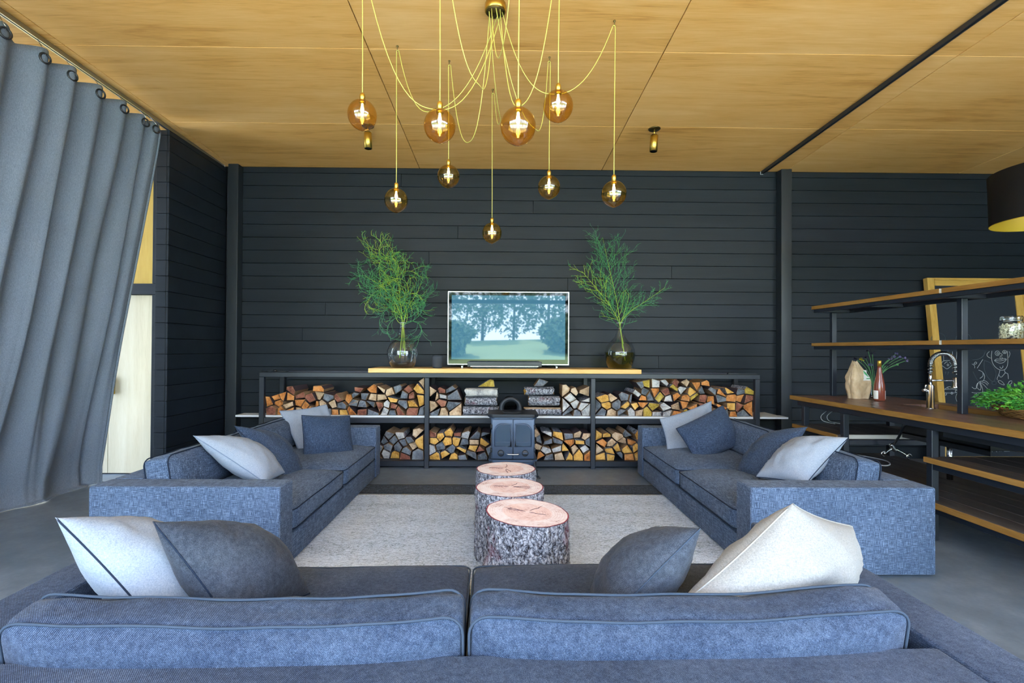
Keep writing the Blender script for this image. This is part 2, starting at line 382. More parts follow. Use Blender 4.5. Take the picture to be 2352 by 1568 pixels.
M['stoveglass'] = simple('stove_glass', (0.05, 0.075, 0.11), 0.08, 0.0, 0.8)
M['plastic'] = simple('black_plastic', (0.010, 0.012, 0.016), 0.35)
M['cloth_black'] = simple('black_speaker_cloth', (0.035, 0.042, 0.055), 0.85, bump=(400, 0.3))
M['silver'] = simple('silver_trim', (0.60, 0.62, 0.66), 0.25, 1.0)
M['gloss_black'] = simple('gloss_black', (0.004, 0.005, 0.006), 0.03, 0.0, 0.6)
def screen():  # screen taken as switched off; blue emission added to give its tint
    m, nt, b = nm('added_glow_screen'); b.inputs['Base Color'].default_value = (0.01, 0.02, 0.03, 1)
    b.inputs['Roughness'].default_value = 0.02; b.inputs['Specular IOR Level'].default_value = 0.9; b.inputs['IOR'].default_value = 1.5
    b.inputs['Emission Color'].default_value = (0.10, 0.34, 0.52, 1); b.inputs['Emission Strength'].default_value = 0.22; return m
M['screen'] = screen()
M['glass'] = thin_glass('clear_glass', (0.96, 0.98, 0.99), 1.65, pw=2.2)
M['glasslip'] = simple('glass_lip', (0.45, 0.52, 0.55), 0.1, 0.0, 0.8)
M['amber'] = thin_glass('smoked_amber_glass', (0.90, 0.68, 0.24), 1.9, gl=(1, 0.98, 0.95))
M['bulb'] = emit('bulb_filament', (1.0, 0.82, 0.52), 14.0)
M['cord'] = simple('olive_gold_cord', (0.62, 0.56, 0.13), 0.4, 0.0, 0.5)
M['stemg'] = simple('yellow_green_stem', (0.26, 0.40, 0.035), 0.6)
M['twig'] = simple('green_twig', (0.050, 0.24, 0.075), 0.65)
M['twig2'] = simple('blue_green_twig', (0.045, 0.17, 0.095), 0.65)
M['water'] = thin_glass('olive_vase_water', (0.62, 0.60, 0.22), 1.33)
M['sludge'] = thin_glass('dark_vase_water', (0.6, 0.58, 0.6), 1.33)
def paper():
    m, nt, b = nm('brown_kraft_paper'); v = obj_coord(nt)
    n = noise_at(nt, v, (9, 9, 9), 1.0, 4.0, 0.6, 0.7)
    nt.links.new(ramp(nt, n, [(0.3, (0.44, 0.30, 0.17)), (0.7, (0.62, 0.47, 0.31))]), b.inputs['Base Color'])
    b.inputs['Roughness'].default_value = 0.75; bump_to(nt, b, n, 0.5, 0.015); return m
M['paper'] = paper()
M['green_ink'] = simple('green_print', (0.06, 0.32, 0.12), 0.7)
M['white_ink'] = simple('white_print', (0.72, 0.72, 0.70), 0.7)
M['rose'] = simple('rose_wine', (0.20, 0.050, 0.030), 0.12, 0.0, 0.6)
M['capgold'] = simple('gold_foil', (0.60, 0.36, 0.06), 0.35, 0.8)
M['slate'] = simple('chalkboard_slate', (0.020, 0.026, 0.036), 0.75, spec=0.2, bump=(3, 0.05))
M['chalk'] = simple('white_chalk', (0.36, 0.39, 0.42), 0.95, spec=0.0)
M['chalkfaint'] = simple('faint_chalk', (0.055, 0.07, 0.085), 0.95, spec=0.0)
M['frameoak'] = wood('honey_oak_frame', (0.34, 0.19, 0.03), (0.50, 0.30, 0.07), (0.60, 0.40, 0.13), 'Z', 1.6, 0.45)
M['frameoakx'] = wood('honey_oak_rail', (0.34, 0.19, 0.03), (0.50, 0.30, 0.07), (0.60, 0.40, 0.13), 'X', 1.6, 0.45)
M['leaf'] = simple('parsley_green', (0.045, 0.26, 0.030), 0.5)
M['leaf2'] = simple('light_parsley', (0.13, 0.42, 0.035), 0.5)
M['wicker'] = simple('brown_wicker', (0.20, 0.10, 0.03), 0.7, bump=(120, 0.7))
M['bean'] = simple('pale_beans', (0.70, 0.66, 0.46), 0.6)
M['lampblack'] = simple('black_lamp_shade', (0.006, 0.006, 0.007), 0.7, spec=0.2)
M['lampgold'] = simple('gold_shade_lining', (0.60, 0.40, 0.03), 0.5, 0.3)
M['purple'] = simple('violet_petals', (0.13, 0.11, 0.26), 0.7)
M['darkpet'] = simple('dark_flower', (0.03, 0.025, 0.06), 0.7)
M['yellowpet'] = simple('yellow_flower', (0.50, 0.42, 0.03), 0.7)
M['flowstem'] = simple('flower_stem', (0.10, 0.30, 0.10), 0.6)
M['cablew'] = simple('white_cable', (0.55, 0.56, 0.58), 0.6)
M['redplastic'] = simple('red_plastic', (0.55, 0.05, 0.03), 0.5)
M['lawn'] = simple('lawn_green', (0.26, 0.33, 0.13), 0.9, bump=(3, 0.2))
M['gravel'] = simple('pale_terrace', (0.58, 0.57, 0.53), 0.9)
M['foliage'] = simple('tree_foliage', (0.16, 0.22, 0.12), 0.8, bump=(2, 1.0))
M['trunk'] = simple('tree_trunk', (0.12, 0.08, 0.05), 0.9)

# ================================================================ THE SETTING
D = 6.10
def zc(y): return 3.678 + 0.0218 * (D - y)
def struct(o): o['kind'] = 'structure'; return o
struct(box('floor', -7.5, 7.0, -1.6, 6.3, -0.12, 0.0, M['concrete']))
# ceiling: dark slab with plywood sheets below it
SL = -math.atan(0.0218)
ceil = struct(obj('ceiling', boxme(12.3, 8.3, 0.12), M['seam'], None, (0.8, 2.15, zc(2.15) + 0.085), (SL, 0, 0)))
xs = [-5.3, -3.43, -1.06, 1.27, 3.62, 5.88, 6.9]; ys = [-2.0, -1.05, 0.15, 1.35, 2.552, 3.758, 4.965, 6.11]
inv = ceil.matrix_world.inverted()
for i in range(len(xs) - 1):
    for j in range(len(ys) - 1):
        w, h = xs[i + 1] - xs[i] - 0.007, ys[j + 1] - ys[j] - 0.0035
        yc = (ys[j] + ys[j + 1]) / 2; xc = (xs[i] + xs[i + 1]) / 2
        o = obj('ceiling_panel', boxme(w, h, 0.018, 0.002), M['ply'], ceil)
        o.location = (xc - 0.8, (yc - 2.15) / math.cos(SL), -0.085 + 0.009 + 0.0)
# back wall boards
wb = struct(box('wall_back', -3.55, 7.0, 6.125, 6.3, 0, 3.72, M['backing']))
def child(o, p):
    o.parent = p; o.matrix_parent_inverse = Matrix.Translation(-Vector(p.location)) if p.rotation_euler.x == 0 and p.rotation_euler.z == 0 else p.matrix_basis.inverted()
    return o
Z0, PIT = 3.439, 0.1642
rows = []
z = Z0 + PIT
while z > -0.1:
    lo, hi = max(z - PIT, 0.0), min(z, 3.675)
    if hi - lo > 0.03: rows.append((lo, hi))
    z -= PIT
hi0 = rows[0][1]
if hi0 < 3.66: rows.insert(0, (hi0, 3.675))
rj = random.Random(3)
for k, (lo, hi) in enumerate(rows):
    segs = []
    js = []
    if k % 2 == 1: js = [rj.uniform(-2.6, 2.9)]
    if k == 7: js = [-0.93]
    if k == 8: js = [2.17]
    e = [-3.30] + js + [3.53]
    for a, b in zip(e[:-1], e[1:]): segs.append((a + 0.001, b - 0.001))
    segs += [(3.64, 7.0), (-3.49, -3.40)]
    for a, b in segs:
        child(box('plank', a, b, 6.10, 6.122, lo + 0.002, hi - 0.002, M['boards'], None, 0.0025), wb)
# steel columns standing proud of the boards
for nme, a, b in (('column_left', -3.416, -3.290), ('column_right', 3.516, 3.650)):
    struct(box(nme, a, b, 5.98, 6.098, 0.0, zc(6.0) - 0.012, M['column'], None, 0.008, 3))
# left closet block: boarded side wall and its short return
wl = struct(box('wall_left', -3.628, -3.525, 5.075, 6.11, 0, 3.66, M['backing']))
for k, (lo, hi) in enumerate(rows):
    hi = min(hi, 3.66)
    child(box('plank', -3.523, -3.50, 5.052, 6.095, lo + 0.002, hi - 0.002, M['boards'], None, 0.0025), wl)
    child(box('plank', -3.632, -3.524, 5.05, 5.074, lo + 0.002, hi - 0.002, M['boards'], None, 0.0025), wl)
struct(box('trim_1', -6.6, -3.634, 5.20, 5.27, 1.946, 2.062, M['boards'], None, 0.003))
struct(box('trim_2', -6.6, -3.634, 5.20, 5.27, 3.477, 3.68, M['boards'], None, 0.003))
struct(box('trim_3', -3.772, -3.634, 5.20, 5.27, 0, 1.944, M['boards'], None, 0.003))
struct(box('trim_4', -3.772, -3.634, 5.20, 5.27, 2.064, 3.475, M['boards'], None, 0.003))
struct(box('wall_closet', -6.6, -3.64, 5.30, 6.1, 0, 3.66, M['backing']))
hm = M['plastic']
def door(n, x0, x1, z0, z1, m, hinges=(), handle=None):
    d = struct(box('door_%d' % n, x0, x1, 5.245, 5.285, z0, z1, m, None, 0.002))
    for hz in hinges: child(box('hinge', x1 - 0.022, x1 + 0.002, 5.236, 5.245, hz - 0.045, hz + 0.045, hm, None, 0.002), d)
    if handle:
        hx, h0, h1 = handle
        child(box('handle', hx - 0.018, hx + 0.018, 5.205, 5.244, h0, h1, M['brass'], None, 0.004, 2), d)
door(1, -4.258, -3.774, 0.012, 1.942, M['paleply'], (1.80, 0.995, 0.13), (-4.205, 0.868, 1.055))
door(2, -4.90, -4.262, 0.012, 1.942, M['paleply'])
door(3, -4.60, -3.774, 2.066, 3.473, M['bounceply'], (2.13, 3.35))
door(4, -5.50, -4.604, 2.066, 3.473, M['bounceply'])
door(5, -5.60, -4.904, 0.012, 1.942, M['paleply'])
# front side behind the camera: posts and header of the open glazed front
for i, x in enumerate((-5.2, -2.6, 1.9, 4.4, 6.9)):
    struct(box('column_front.%03d' % i, x - 0.06, x + 0.06, -1.12, -1.0, -0.1, zc(-1.0) - 0.02, M['steel'], None, 0.005))
struct(box('trim_5', -5.2, 6.86, -1.12, -1.0, 2.58, 2.68, M['steel'], None, 0.005))
struct(box('wall_added_right', 7.0, 7.12, -1.2, 6.3, 0, 3.9, M['boards']))  # unseen wall added to shut out side light and darken the kitchen side
struct(box('wall_added_left', -5.42, -5.30, -1.0, 4.2, 0, 3.9, M['boards']))  # unseen wall added to cut the sky light on doors and floor
# outside
struct(box('terrace', -16, 18, -9.5, 9, -0.22, -0.121, M['gravel']))
v, f = [], []
nx, ny = 24, 24
for j in range(ny + 1):
    for i in range(nx + 1):
        x = -40 + 80 * i / nx; y = -9.5 - 60 * j / ny
        t = min(1.0, max(0, (-y - 10) / 22.0)); v.append((x, y, -0.15 + 2.4 * t ** 1.3 + 0.12 * math.sin(x * 0.7) * min(1, t)))
for j in range(ny):
    for i in range(nx):
        a = j * (nx + 1) + i; f.append((a, a + 1, a + nx + 2, a + nx + 1))
struct(obj('lawn', mesh('lawn', v, f, True), M['lawn']))
def tree(x, y, h, r, seed, lab):
    g = random.Random(seed); t0 = min(1.0, max(0, (-y - 10) / 22.0)); z0 = -0.15 + 2.4 * t0 ** 1.3
    t = empty('garden_tree', (x, y, z0), 0, lab, 'tree', 'trees on the lawn outside')
    obj('trunk', mesh('trunk', *tube([(0, 0, -0.2), (0.1, 0, h * 0.4), (0, 0.05, h * 0.7)], [0.16, 0.12, 0.06], 8), True), M['trunk'], t)
    vs, fs = [], []
    for k in range(2200):
        while True:
            p = Vector((g.uniform(-1, 1), g.uniform(-1, 1), g.uniform(-1, 1)))
            if 0.35 < p.length < 1: break
        c = Vector((p.x * r, p.y * r, h * 0.52 + p.z * h * 0.50)) * 1.0
        c += Vector((noise.noise(c * 0.9), noise.noise(c * 0.9 + Vector((5, 0, 0))), 0)) * r * 0.5
        q = Quaternion(Vector((g.uniform(-1, 1), g.uniform(-1, 1), g.uniform(-1, 1))).normalized(), g.uniform(0, 6.28))
        s = g.uniform(0.12, 0.3); n = len(vs)
        vs += [c + q @ Vector(w) * s for w in ((-1, 0, 0), (0, -0.5, 0.1), (1, 0, 0), (0, 0.5, 0.1))]; fs.append((n, n + 1, n + 2, n + 3))
    cr = obj('crown', mesh('crown', vs, fs), M['foliage'], t); cr['kind'] = 'stuff'
for i, a in enumerate(((-8, -34, 9, 2.9), (-1.8, -33, 9, 2.9), (4.4, -34, 9, 2.9), (10.6, -34, 9, 2.9), (1.3, -41, 10, 3.1), (-7.4, -42, 10, 3.0), (-3.4, -22, 2.4, 1.4), (4.6, -24, 2.8, 1.6))):
    tree(*a, 40 + i, ['%s tall leafy tree in the row beyond the lawn', '%s low round shrub on the lawn'][i > 5] % ('leftmost', 'second', 'third', 'rightmost', 'back right', 'back left', 'left', 'right')[i])

# ================================================================ CURTAIN AND RAILS
def rail(name, x, y0, y1, lab):
    t = empty(name, (x, y1, zc(y1)), 0, lab, 'curtain rail')
    def pt(dx, y, dz): return Vector((x + dx, y, zc(y) + dz)) - Vector(t.location)
    v, f = [], []
    prof = [(-0.018, -0.004), (-0.018, -0.040), (-0.006, -0.040), (-0.006, -0.030), (0.006, -0.030), (0.006, -0.040), (0.018, -0.040), (0.018, -0.004)]
    for y in (y0, y1):
        for dx, dz in prof: v.append(pt(dx, y, dz))
    n = len(prof)
    for i in range(n): f.append((i, (i + 1) % n, n + (i + 1) % n, n + i))
    f += [tuple(range(n)), tuple(range(2 * n - 1, n - 1, -1))]
    obj('track', mesh('track', v, f), M['alu'] if x < 0 else M['darkrail'], t)
    e = obj('end_cap', boxme(0.04, 0.012, 0.04, 0.003), M['white'], t, pt(0, y1 + 0.006, -0.022))
    return t
rail('curtain_rail', -3.52, -2.0, 6.05, 'grey aluminium curtain rail above the slate curtain')
rail('curtain_rail', 3.33, -2.0, 6.09, 'dark curtain rail without a curtain, above the kitchen side')
ct = empty('curtain', (-3.52, 4.6, 0), 0, 'slate blue eyelet curtain swept aside in front of the plywood doors', 'curtain')
XT = -3.50
ringY = [4.80, 4.66, 4.40, 4.14, 3.87, 3.64, 3.35, 3.05, 2.75, 2.45, 2.15, 1.85, 1.55, 1.25]
def cur_x(zz, s):
    t = 1 - zz / 3.55
    return XT - 0.62 * max(0, t) ** 1.35
NU, NV = 220, 64
v, f = [], []
ztop, ytop0, ytop1 = 3.625, 4.86, 1.2
for j in range(NV + 1):
    q = j / NV
    for i in range(NU + 1):
        s = i / NU
        y = ytop0 + (ytop1 - ytop0) * s
        zz = ztop * (1 - q) + 0.012 * q
        fold = 0.0
        for a_, b_ in zip(ringY[:-1], ringY[1:]):
            if b_ <= y <= a_: fold = math.cos(2 * pi * (a_ - y) / (a_ - b_)) * (1.25 - 0.25 * abs(math.cos(2 * pi * (a_ - y) / (a_ - b_)))) * (1 + (0.55 * math.sin(ringY.index(a_) * 2.4 + 1)) * q)
        if y > ringY[0]: fold = math.cos((y - ringY[0]) * 14)
        amp = 0.048 + 0.03 * noise.noise(Vector((s * 6, q * 1.2, 2)))
        d2 = 0.07 * noise.noise(Vector((s * 9 - q * 1.6, q * 1.3, 7)))
        ext = 0.05 * q * q * math.sin(s * 2 * pi * 5 + q * 3)
        # folds slant: lower cloth drags towards the camera
        sl = y - 0.10 * math.sin(q * pi) * (1 - s) + 0.08 * q ** 6 * math.sin(s * 40)
        x = cur_x(zz, s) + fold * amp * (1 - 0.62 * q) + d2 * (0.3 + q) + ext
        # top edge sags between the eyelets
        if q < 0.12:
            yy = min(abs(y - r) for r in ringY); zz -= 0.10 * min(1, yy / 0.14) ** 1.5 * (1 - q / 0.12) * 0.5
        if q > 0.965: # hem spreads over the floor
            k = (q - 0.965) / 0.035; x += 0.10 * k * (0.85 + 0.15 * math.sin(s * 35)); zz = 0.008 + 0.02 * (1 - k) + 0.003 * math.sin(s * 50)
        v.append(Vector((x, sl, zz)) - Vector(ct.location))
for j in range(NV):
    for i in range(NU):
        a = j * (NU + 1) + i; f.append((a, a + 1, a + NU + 2, a + NU + 1))
cl = obj('cloth', mesh('cloth', v, f, True), M['curtain'], ct)
so = cl.modifiers.new('thick', 'SOLIDIFY'); so.thickness = 0.004
hemp = [v[j * (NU + 1)] + Vector((0.004, 0.006, 0)) for j in range(1, NV + 1)]
obj('side_hem', mesh('hem', *tube(hemp, 0.011, 6), True), M['curtain'], ct)
for ry in ringY:
    c = Vector((XT + 0.051, ry - 0.012, 3.545)) - Vector(ct.location)
    pts = [c + Vector((0.012 * math.cos(a), 0.030 * math.cos(a), 0.036 * math.sin(a))) for a in [2 * pi * k / 18 for k in range(18)]]
    obj('eyelet', mesh('eyelet', *tube(pts, 0.0075, 6, True), True), M['plastic'], ct)
    hk = [c + Vector((0.0, 0.0, 0.028)), c + Vector((-0.008, 0.01, 0.05)), c + Vector((-0.02, 0.0, 0.075)), Vector((-3.52, ry, zc(ry) - 0.036)) - Vector(ct.location)]
    obj('hook', mesh('hook', *tube(spline(hk, 4), 0.0035, 5), True), M['silver'], ct)

# ================================================================ FIREWOOD SHELF
YS = 5.52
sh = empty('firewood_shelf', (0.1, 5.76, 0), 0, 'long black steel shelf frame along the board wall', 'shelf')
def part(o, t): return child(o, t)
st = M['steel']
for x0, x1 in ((-2.777, -2.722), (-0.881, -0.831), (1.036, 1.086), (2.943, 2.998)):
    part(box('upright', x0, x1, YS, YS + 0.05, 0.0, 1.043, st, None, 0.003), sh)
    part(box('upright', x0, x1, 6.03, 6.08, 0.0, 1.043, st, None, 0.003), sh)
    part(box('cross_bar', x0, x1, YS + 0.052, 6.028, 0.545, 0.575, st, None, 0.003), sh)
    part(box('cross_bar', x0, x1, YS + 0.052, 6.028, 0.03, 0.06, st, None, 0.003), sh)
part(box('top_rail', -2.777, 2.998, YS, YS + 0.05, 1.045, 1.097, st, None, 0.003), sh)
part(box('top_rail', -2.777, 2.998, 6.03, 6.08, 1.045, 1.097, st, None, 0.003), sh)
for x0, x1 in ((-2.72, -0.883), (-0.829, 1.034), (1.088, 2.941)):
    part(box('middle_rail', x0, x1, YS + 0.004, YS + 0.046, 0.520, 0.577, st, None, 0.003), sh)
    part(box('bottom_rail', x0, x1, YS + 0.004, YS + 0.046, 0.026, 0.088, st, None, 0.003), sh)
    part(box('bottom_tray', x0, x1, YS + 0.05, 6.02, 0.062, 0.088, st, None, 0.002), sh)
for nme, x0, x1, y0, y1, zz, lab in (('shelf_board', -3.07, -0.02, 5.572, 5.76, 0.578, 'white board reaching past the left end of the log shelf'),
                                ('shelf_board', -2.70, -0.02, 5.765, 6.02, 0.578, 'white board behind, under the upper left logs'),
                                ('shelf_board', 0.0, 3.36, 5.572, 5.75, 0.578, 'white board reaching furthest past the right end of the log shelf'),
                                ('shelf_board', 0.0, 3.33, 5.755, 6.02, 0.578, 'shorter white board at the right end of the log shelf, at the back')):
    tag(box(nme, x0, x1, y0, y1, zz, zz + 0.022, M['white'], None, 0.002), lab, 'board', 'boards under the upper logs')
tag(box('mantel_board', -1.529, 1.617, 5.51, 6.06, 1.099, 1.150, M['pine'], None, 0.003), 'golden pine board carrying the television and glass vases', 'board')

# ---- split logs: cells of a loosely packed pile
FM = {'o': 'f_orange', 'a': 'f_amber', 't': 'f_tan', 'g': 'f_grey', 'p': 'f_pale', 'r': 'f_red', 'y': 'f_olive'}
FN = {'o': 'orange', 'a': 'amber', 't': 'tan', 'g': 'weathered grey', 'p': 'pale whitish', 'r': 'red-brown', 'y': 'mustard yellow'}
def clip(poly, a, b, c):                      # keep a*x+b*z<=c
    out = []
    for i in range(len(poly)):
        p, q = poly[i], poly[(i + 1) % len(poly)]
        dp, dq = a * p[0] + b * p[1] - c, a * q[0] + b * q[1] - c
        if dp <= 0: out.append(p)
        if dp * dq < 0:
            t = dp / (dp - dq); out.append((p[0] + (q[0] - p[0]) * t, p[1] + (q[1] - p[1]) * t))
    return out
def add_log(poly, y0, length, face, label, group, g, tilt=0.0):
    cx = sum(p[0] for p in poly) / len(poly); cz = sum(p[1] for p in poly) / len(poly)
    n = len(poly); ta, tb = g.uniform(-0.25, 0.25), g.uniform(-0.35, 0.2)
    V, Fc, mi = [], [], []
    rad = max(math.hypot(p[0] - cx, p[1] - cz) for p in poly)
    for t, (yy, sc) in enumerate(((0, 1), (length * 0.5, g.uniform(0.92, 1)), (length, g.uniform(0.84, 0.97)))):
        for p in poly:
            dx, dz = p[0] - cx, p[1] - cz
            off = (dx * ta + dz * tb) if t == 0 else 0
            V.append((dx * sc, yy + off, dz * sc))
    bk = set(g.sample(range(n), k=min(n, g.choice((1, 2, 2, 3)))))
    for t in range(2):
        for i in range(n):
            j = (i + 1) % n; Fc.append((t * n + i, t * n + j, (t + 1) * n + j, (t + 1) * n + i)); mi.append(1 if i in bk else 0)
    Fc.append(tuple(range(3 * n - 1, 2 * n - 1, -1))); mi.append(0)
    Fc.append(tuple(range(n))[::-1][::-1]); mi.append(0)
    me = mesh('log', V, Fc, False, mi)
    o = obj('firewood_log', me, [M['splitside'], M['darkbark' if face in 'orgt' else 'bark']], None, (cx, y0, cz))
    tag(o, label, 'log', group)
    Vf = []
    for p in poly:
        dx, dz = (p[0] - cx), (p[1] - cz); Vf.append((dx * 0.97, dx * ta + dz * tb - 0.001, dz * 0.97))
    m = n; cV = []
    for p in poly:
        dx, dz = (p[0] - cx), (p[1] - cz); kk = g.uniform(0.62, 0.86); cV.append((dx * kk, dx * ta * kk + dz * tb * kk - 0.004 + g.uniform(-0.007, 0.005), dz * kk))
    ff = [tuple(range(n, 2 * n))] + [(i, (i + 1) % n, n + (i + 1) % n, n + i) for i in range(n)]
    fo = obj('cut_face', mesh('cut_face', Vf + cV, ff), M[FM[face]], o)
    return o
def pile(outline, where, group, zones, size=0.118, seed=1, ybase=5.552, floor_z=None):
    """outline in photo pixels along the top; x0,x1 bay limits"""
    g = random.Random(seed)
    pts = [P(px, py, 5.56) for px, py in outline]
    tops = [(p.x, p.z) for p in pts]
    x0, x1 = tops[0][0], tops[-1][0]; z0 = floor_z
    def top(x):
        for (a, b), (c, d) in zip(tops[:-1], tops[1:]):
            if a <= x <= c: return b + (d - b) * (x - a) / max(c - a, 1e-6)
        return z0
    seeds = []; row = 0; zz = z0 + size * 0.42
    while zz < z0 + 0.62:
        xx = x0 + size * (0.35 if row % 2 else 0.75) * g.uniform(0.8, 1.2)
        while xx < x1 - size * 0.2:
            seeds.append((xx + g.uniform(-.28, .28) * size, zz + g.uniform(-.26, .26) * size, row)); xx += size * g.uniform(0.86, 1.22)
        zz += size * 0.80; row += 1
    made = []
    for i, (sx_, sz_, rw) in enumerate(seeds):
        if sz_ > top(sx_) - size * 0.28: continue
        poly = [(x0, z0), (x1, z0), (x1, z0 + 1), (x0, z0 + 1)]
        for j, (ox, oz, _) in enumerate(seeds):
            if i == j or abs(ox - sx_) > 4 * size or abs(oz - sz_) > 4 * size: continue
            a, b = ox - sx_, oz - sz_; L = math.hypot(a, b); c = (a * (ox + sx_) + b * (oz + sz_)) / 2 - 0.0048 * L
            poly = clip(poly, a, b, c)
            if len(poly) < 3: break
        if len(poly) < 3: continue
        cx = sum(p[0] for p in poly) / len(poly); cz = sum(p[1] for p in poly) / len(poly)
        # merge very short edges, knock a corner in for a split look
        q = [poly[0]]
        for p in poly[1:]:
            if math.hypot(p[0] - q[-1][0], p[1] - q[-1][1]) > 0.026: q.append(p)
        if len(q) > 5 and g.random() < 0.75: q.pop(g.randrange(len(q)))
        if len(q) > 4 and g.random() < 0.5: q.pop(g.randrange(len(q)))
        if len(q) < 3: continue
        q = [(cx + (p[0] - cx) * g.uniform(0.93, 0.995), max(z0 + 0.001, cz + (p[1] - cz) * g.uniform(0.93, 0.995))) for p in q]
        u = (sx_ - x0) / (x1 - x0)
        face = g.choice(next(s for lim, s in zones if u <= lim))
        made.append((rw, sx_, q, face, g.uniform(0, 0.055) + (0.02 if g.random() < .2 else 0), g.uniform(0.34, 0.40)))
    RN = ['bottom row', 'second row up', 'third row up', 'fourth row up', 'fifth row up', 'sixth row up']
    cnt = {}
    for rw, sx_, q, face, dy, ln in sorted(made, key=lambda t: (t[0], t[1])):
        cnt[rw] = cnt.get(rw, 0) + 1
        add_log(q, ybase + dy, ln, face, '%s log, %s from left, %s of %s' % (FN[face], ORD[cnt[rw] - 1], RN[rw], where), group, g)
ORD = 'first second third fourth fifth sixth seventh eighth ninth tenth eleventh twelfth thirteenth fourteenth fifteenth sixteenth seventeenth eighteenth nineteenth twentieth twenty-first twenty-second twenty-third twenty-fourth twenty-fifth twenty-sixth twenty-seventh twenty-eighth'.split()
ZU, ZL = 0.601, 0.089
pile([(609, 925), (618, 905), (636, 892), (650, 880), (680, 884), (700, 890), (720, 884), (742, 886), (752, 895), (775, 886), (800, 895), (825, 880), (845, 874), (870, 876), (890, 884), (905, 876), (925, 888), (938, 878), (952, 884), (960, 870), (974, 868)],
     'upper left bay', 'logs in the upper left bay', [(0.35, 'ooorrtoa'), (0.6, 'orgttoaa'), (1, 'gptrogta')], 0.105, 11, floor_z=ZU)
pile([(987, 885), (1003, 893), (1018, 890), (1030, 882), (1042, 892), (1052, 885), (1060, 900)], 'upper bay left of stove pipe', 'logs in the upper bay left of the stove pipe', [(1, 'pgtarg')], 0.105, 12, floor_z=ZU)
pile([(1292, 892), (1300, 884), (1310, 873), (1322, 890), (1340, 893), (1356, 892)], 'upper bay right of stove pipe', 'logs in the upper bay right of the stove pipe', [(1, 'ptgatyp')], 0.104, 13, floor_z=ZU)
pile([(1369, 896), (1385, 904), (1405, 900), (1425, 905), (1448, 905), (1464, 880), (1482, 870), (1530, 868), (1600, 869), (1640, 874), (1668, 880), (1690, 884), (1722, 884), (1733, 900)],
     'upper right bay', 'logs in the upper right bay', [(0.28, 'ggptag'), (0.6, 'prgtoaoy'), (1, 'oorryatgo')], 0.105, 14, floor_z=ZU)
pile([(820, 990), (868, 985), (885, 994), (900, 982), (920, 982), (935, 990), (945, 982), (973, 984)], 'lower bay behind left sofa', 'logs in the lower bay beside the left sofa', [(1, 'ggpatgr')], 0.105, 15, floor_z=ZL)
pile([(986, 992), (1005, 986), (1025, 986), (1045, 981), (1065, 986), (1085, 990), (1105, 985), (1150, 990)], 'lower bay left of stove', 'logs in the lower bay left of the stove', [(1, 'gtaagpra')], 0.105, 16, floor_z=ZL)
pile([(1205, 990), (1245, 984), (1262, 990), (1278, 995), (1300, 988), (1325, 985), (1340, 984), (1356, 985)], 'lower bay right of stove', 'logs in the lower bay right of the stove', [(1, 'gtaaogtp')], 0.105, 17, floor_z=ZL)
pile([(1369, 980), (1400, 986), (1445, 982), (1500, 985)], 'lower bay behind right sofa', 'logs in the lower bay beside the right sofa', [(1, 'gaatgro')], 0.105, 18, floor_z=ZL)
# the big logs lying lengthwise beside the stove pipe
def long_log(cx, cy, cz, L, w, h, face, side, label, rx=0.0, seed=0, rz=0.0, flat=False):
    g = random.Random(seed); n = 12; V, Fc, mi = [], [], []
    for t in range(7):
        x = -L / 2 + L * t / 6
        for k in range(n):
            a = 2 * pi * k / n
            rr = 1 + 0.10 * noise.noise(Vector((x * 6, math.cos(a) * 1.5 + seed, math.sin(a) * 1.5)))
            zz = math.sin(a) * h / 2 * rr
            if flat and zz > 0: zz = zz * 0.5 + 0.25 * h * 0.5
            V.append((x + 0.012 * g.uniform(-1, 1) * (t in (0, 6)), math.cos(a) * w / 2 * rr, zz))
    for t in range(6):
        for k in range(n):
            k2 = (k + 1) % n; Fc.append((t * n + k, (t + 1) * n + k, (t + 1) * n + k2, t * n + k2)); mi.append(1 if flat and k in (1, 2, 3, 4) else 0)
    Fc += [tuple(range(n)), tuple(range(7 * n - 1, 6 * n - 1, -1))]; mi += [1, 1]
    o = obj('firewood_log', mesh('llog', V, Fc, True, mi), [M[side], M[face]], None, (cx, cy, cz), (rx, 0, rz))
    o.data.set_sharp_from_angle(angle=0.7)
    return tag(o, label, 'log', 'large logs beside the stove pipe')
def lx(px, py, Y=5.66): p = P(px, py, Y); return p.x, p.z
a = lx(1105, 948); long_log(a[0], 5.66, 0.601 + 0.052, 0.42, 0.17, 0.10, 'f_tan', 'bark', 'dark bark-covered log lying lengthwise at the foot of the stack by the stove pipe', 0, 1)
a = lx(1105, 926); long_log(a[0], 5.67, 0.601 + 0.158, 0.37, 0.17, 0.10, 'f_tan', 'bark', 'grey bark log lying under the pale split log', 0, 2)
long_log(lx(1106, 910)[0], 5.67, 0.601 + 0.272, 0.37, 0.17, 0.12, 'f_pale', 'f_pale', 'white split log lying lengthwise on bark logs', 0.0, 3, flat=True)
add_log([(lx(1098, 900)[0], 0.936), (lx(1136, 900)[0], 0.936), (lx(1134, 880)[0], 1.01), (lx(1126, 880)[0], 1.025)], 5.62, 0.2, 'y', 'olive yellow wedge of wood on top of the white split log', 'large logs beside the stove pipe', random.Random(5))
long_log(lx(1245, 945)[0], 5.66, 0.601 + 0.055, 0.42, 0.17, 0.105, 'f_tan', 'bark', 'pale topped bark log at the bottom of the stack right of the stove pipe', 0, 6, flat=True)
long_log(lx(1250, 922)[0], 5.65, 0.601 + 0.170, 0.36, 0.18, 0.115, 'f_orange', 'bark', 'rough purple bark log tilted on the stack right of the stove pipe', 0, 7, rz=-0.06)
long_log(lx(1238, 905)[0], 5.68, 0.601 + 0.284, 0.34, 0.16, 0.10, 'f_amber', 'bark', 'lichen grey bark log near the top, right of the stove pipe', 0, 8, rz=0.08)
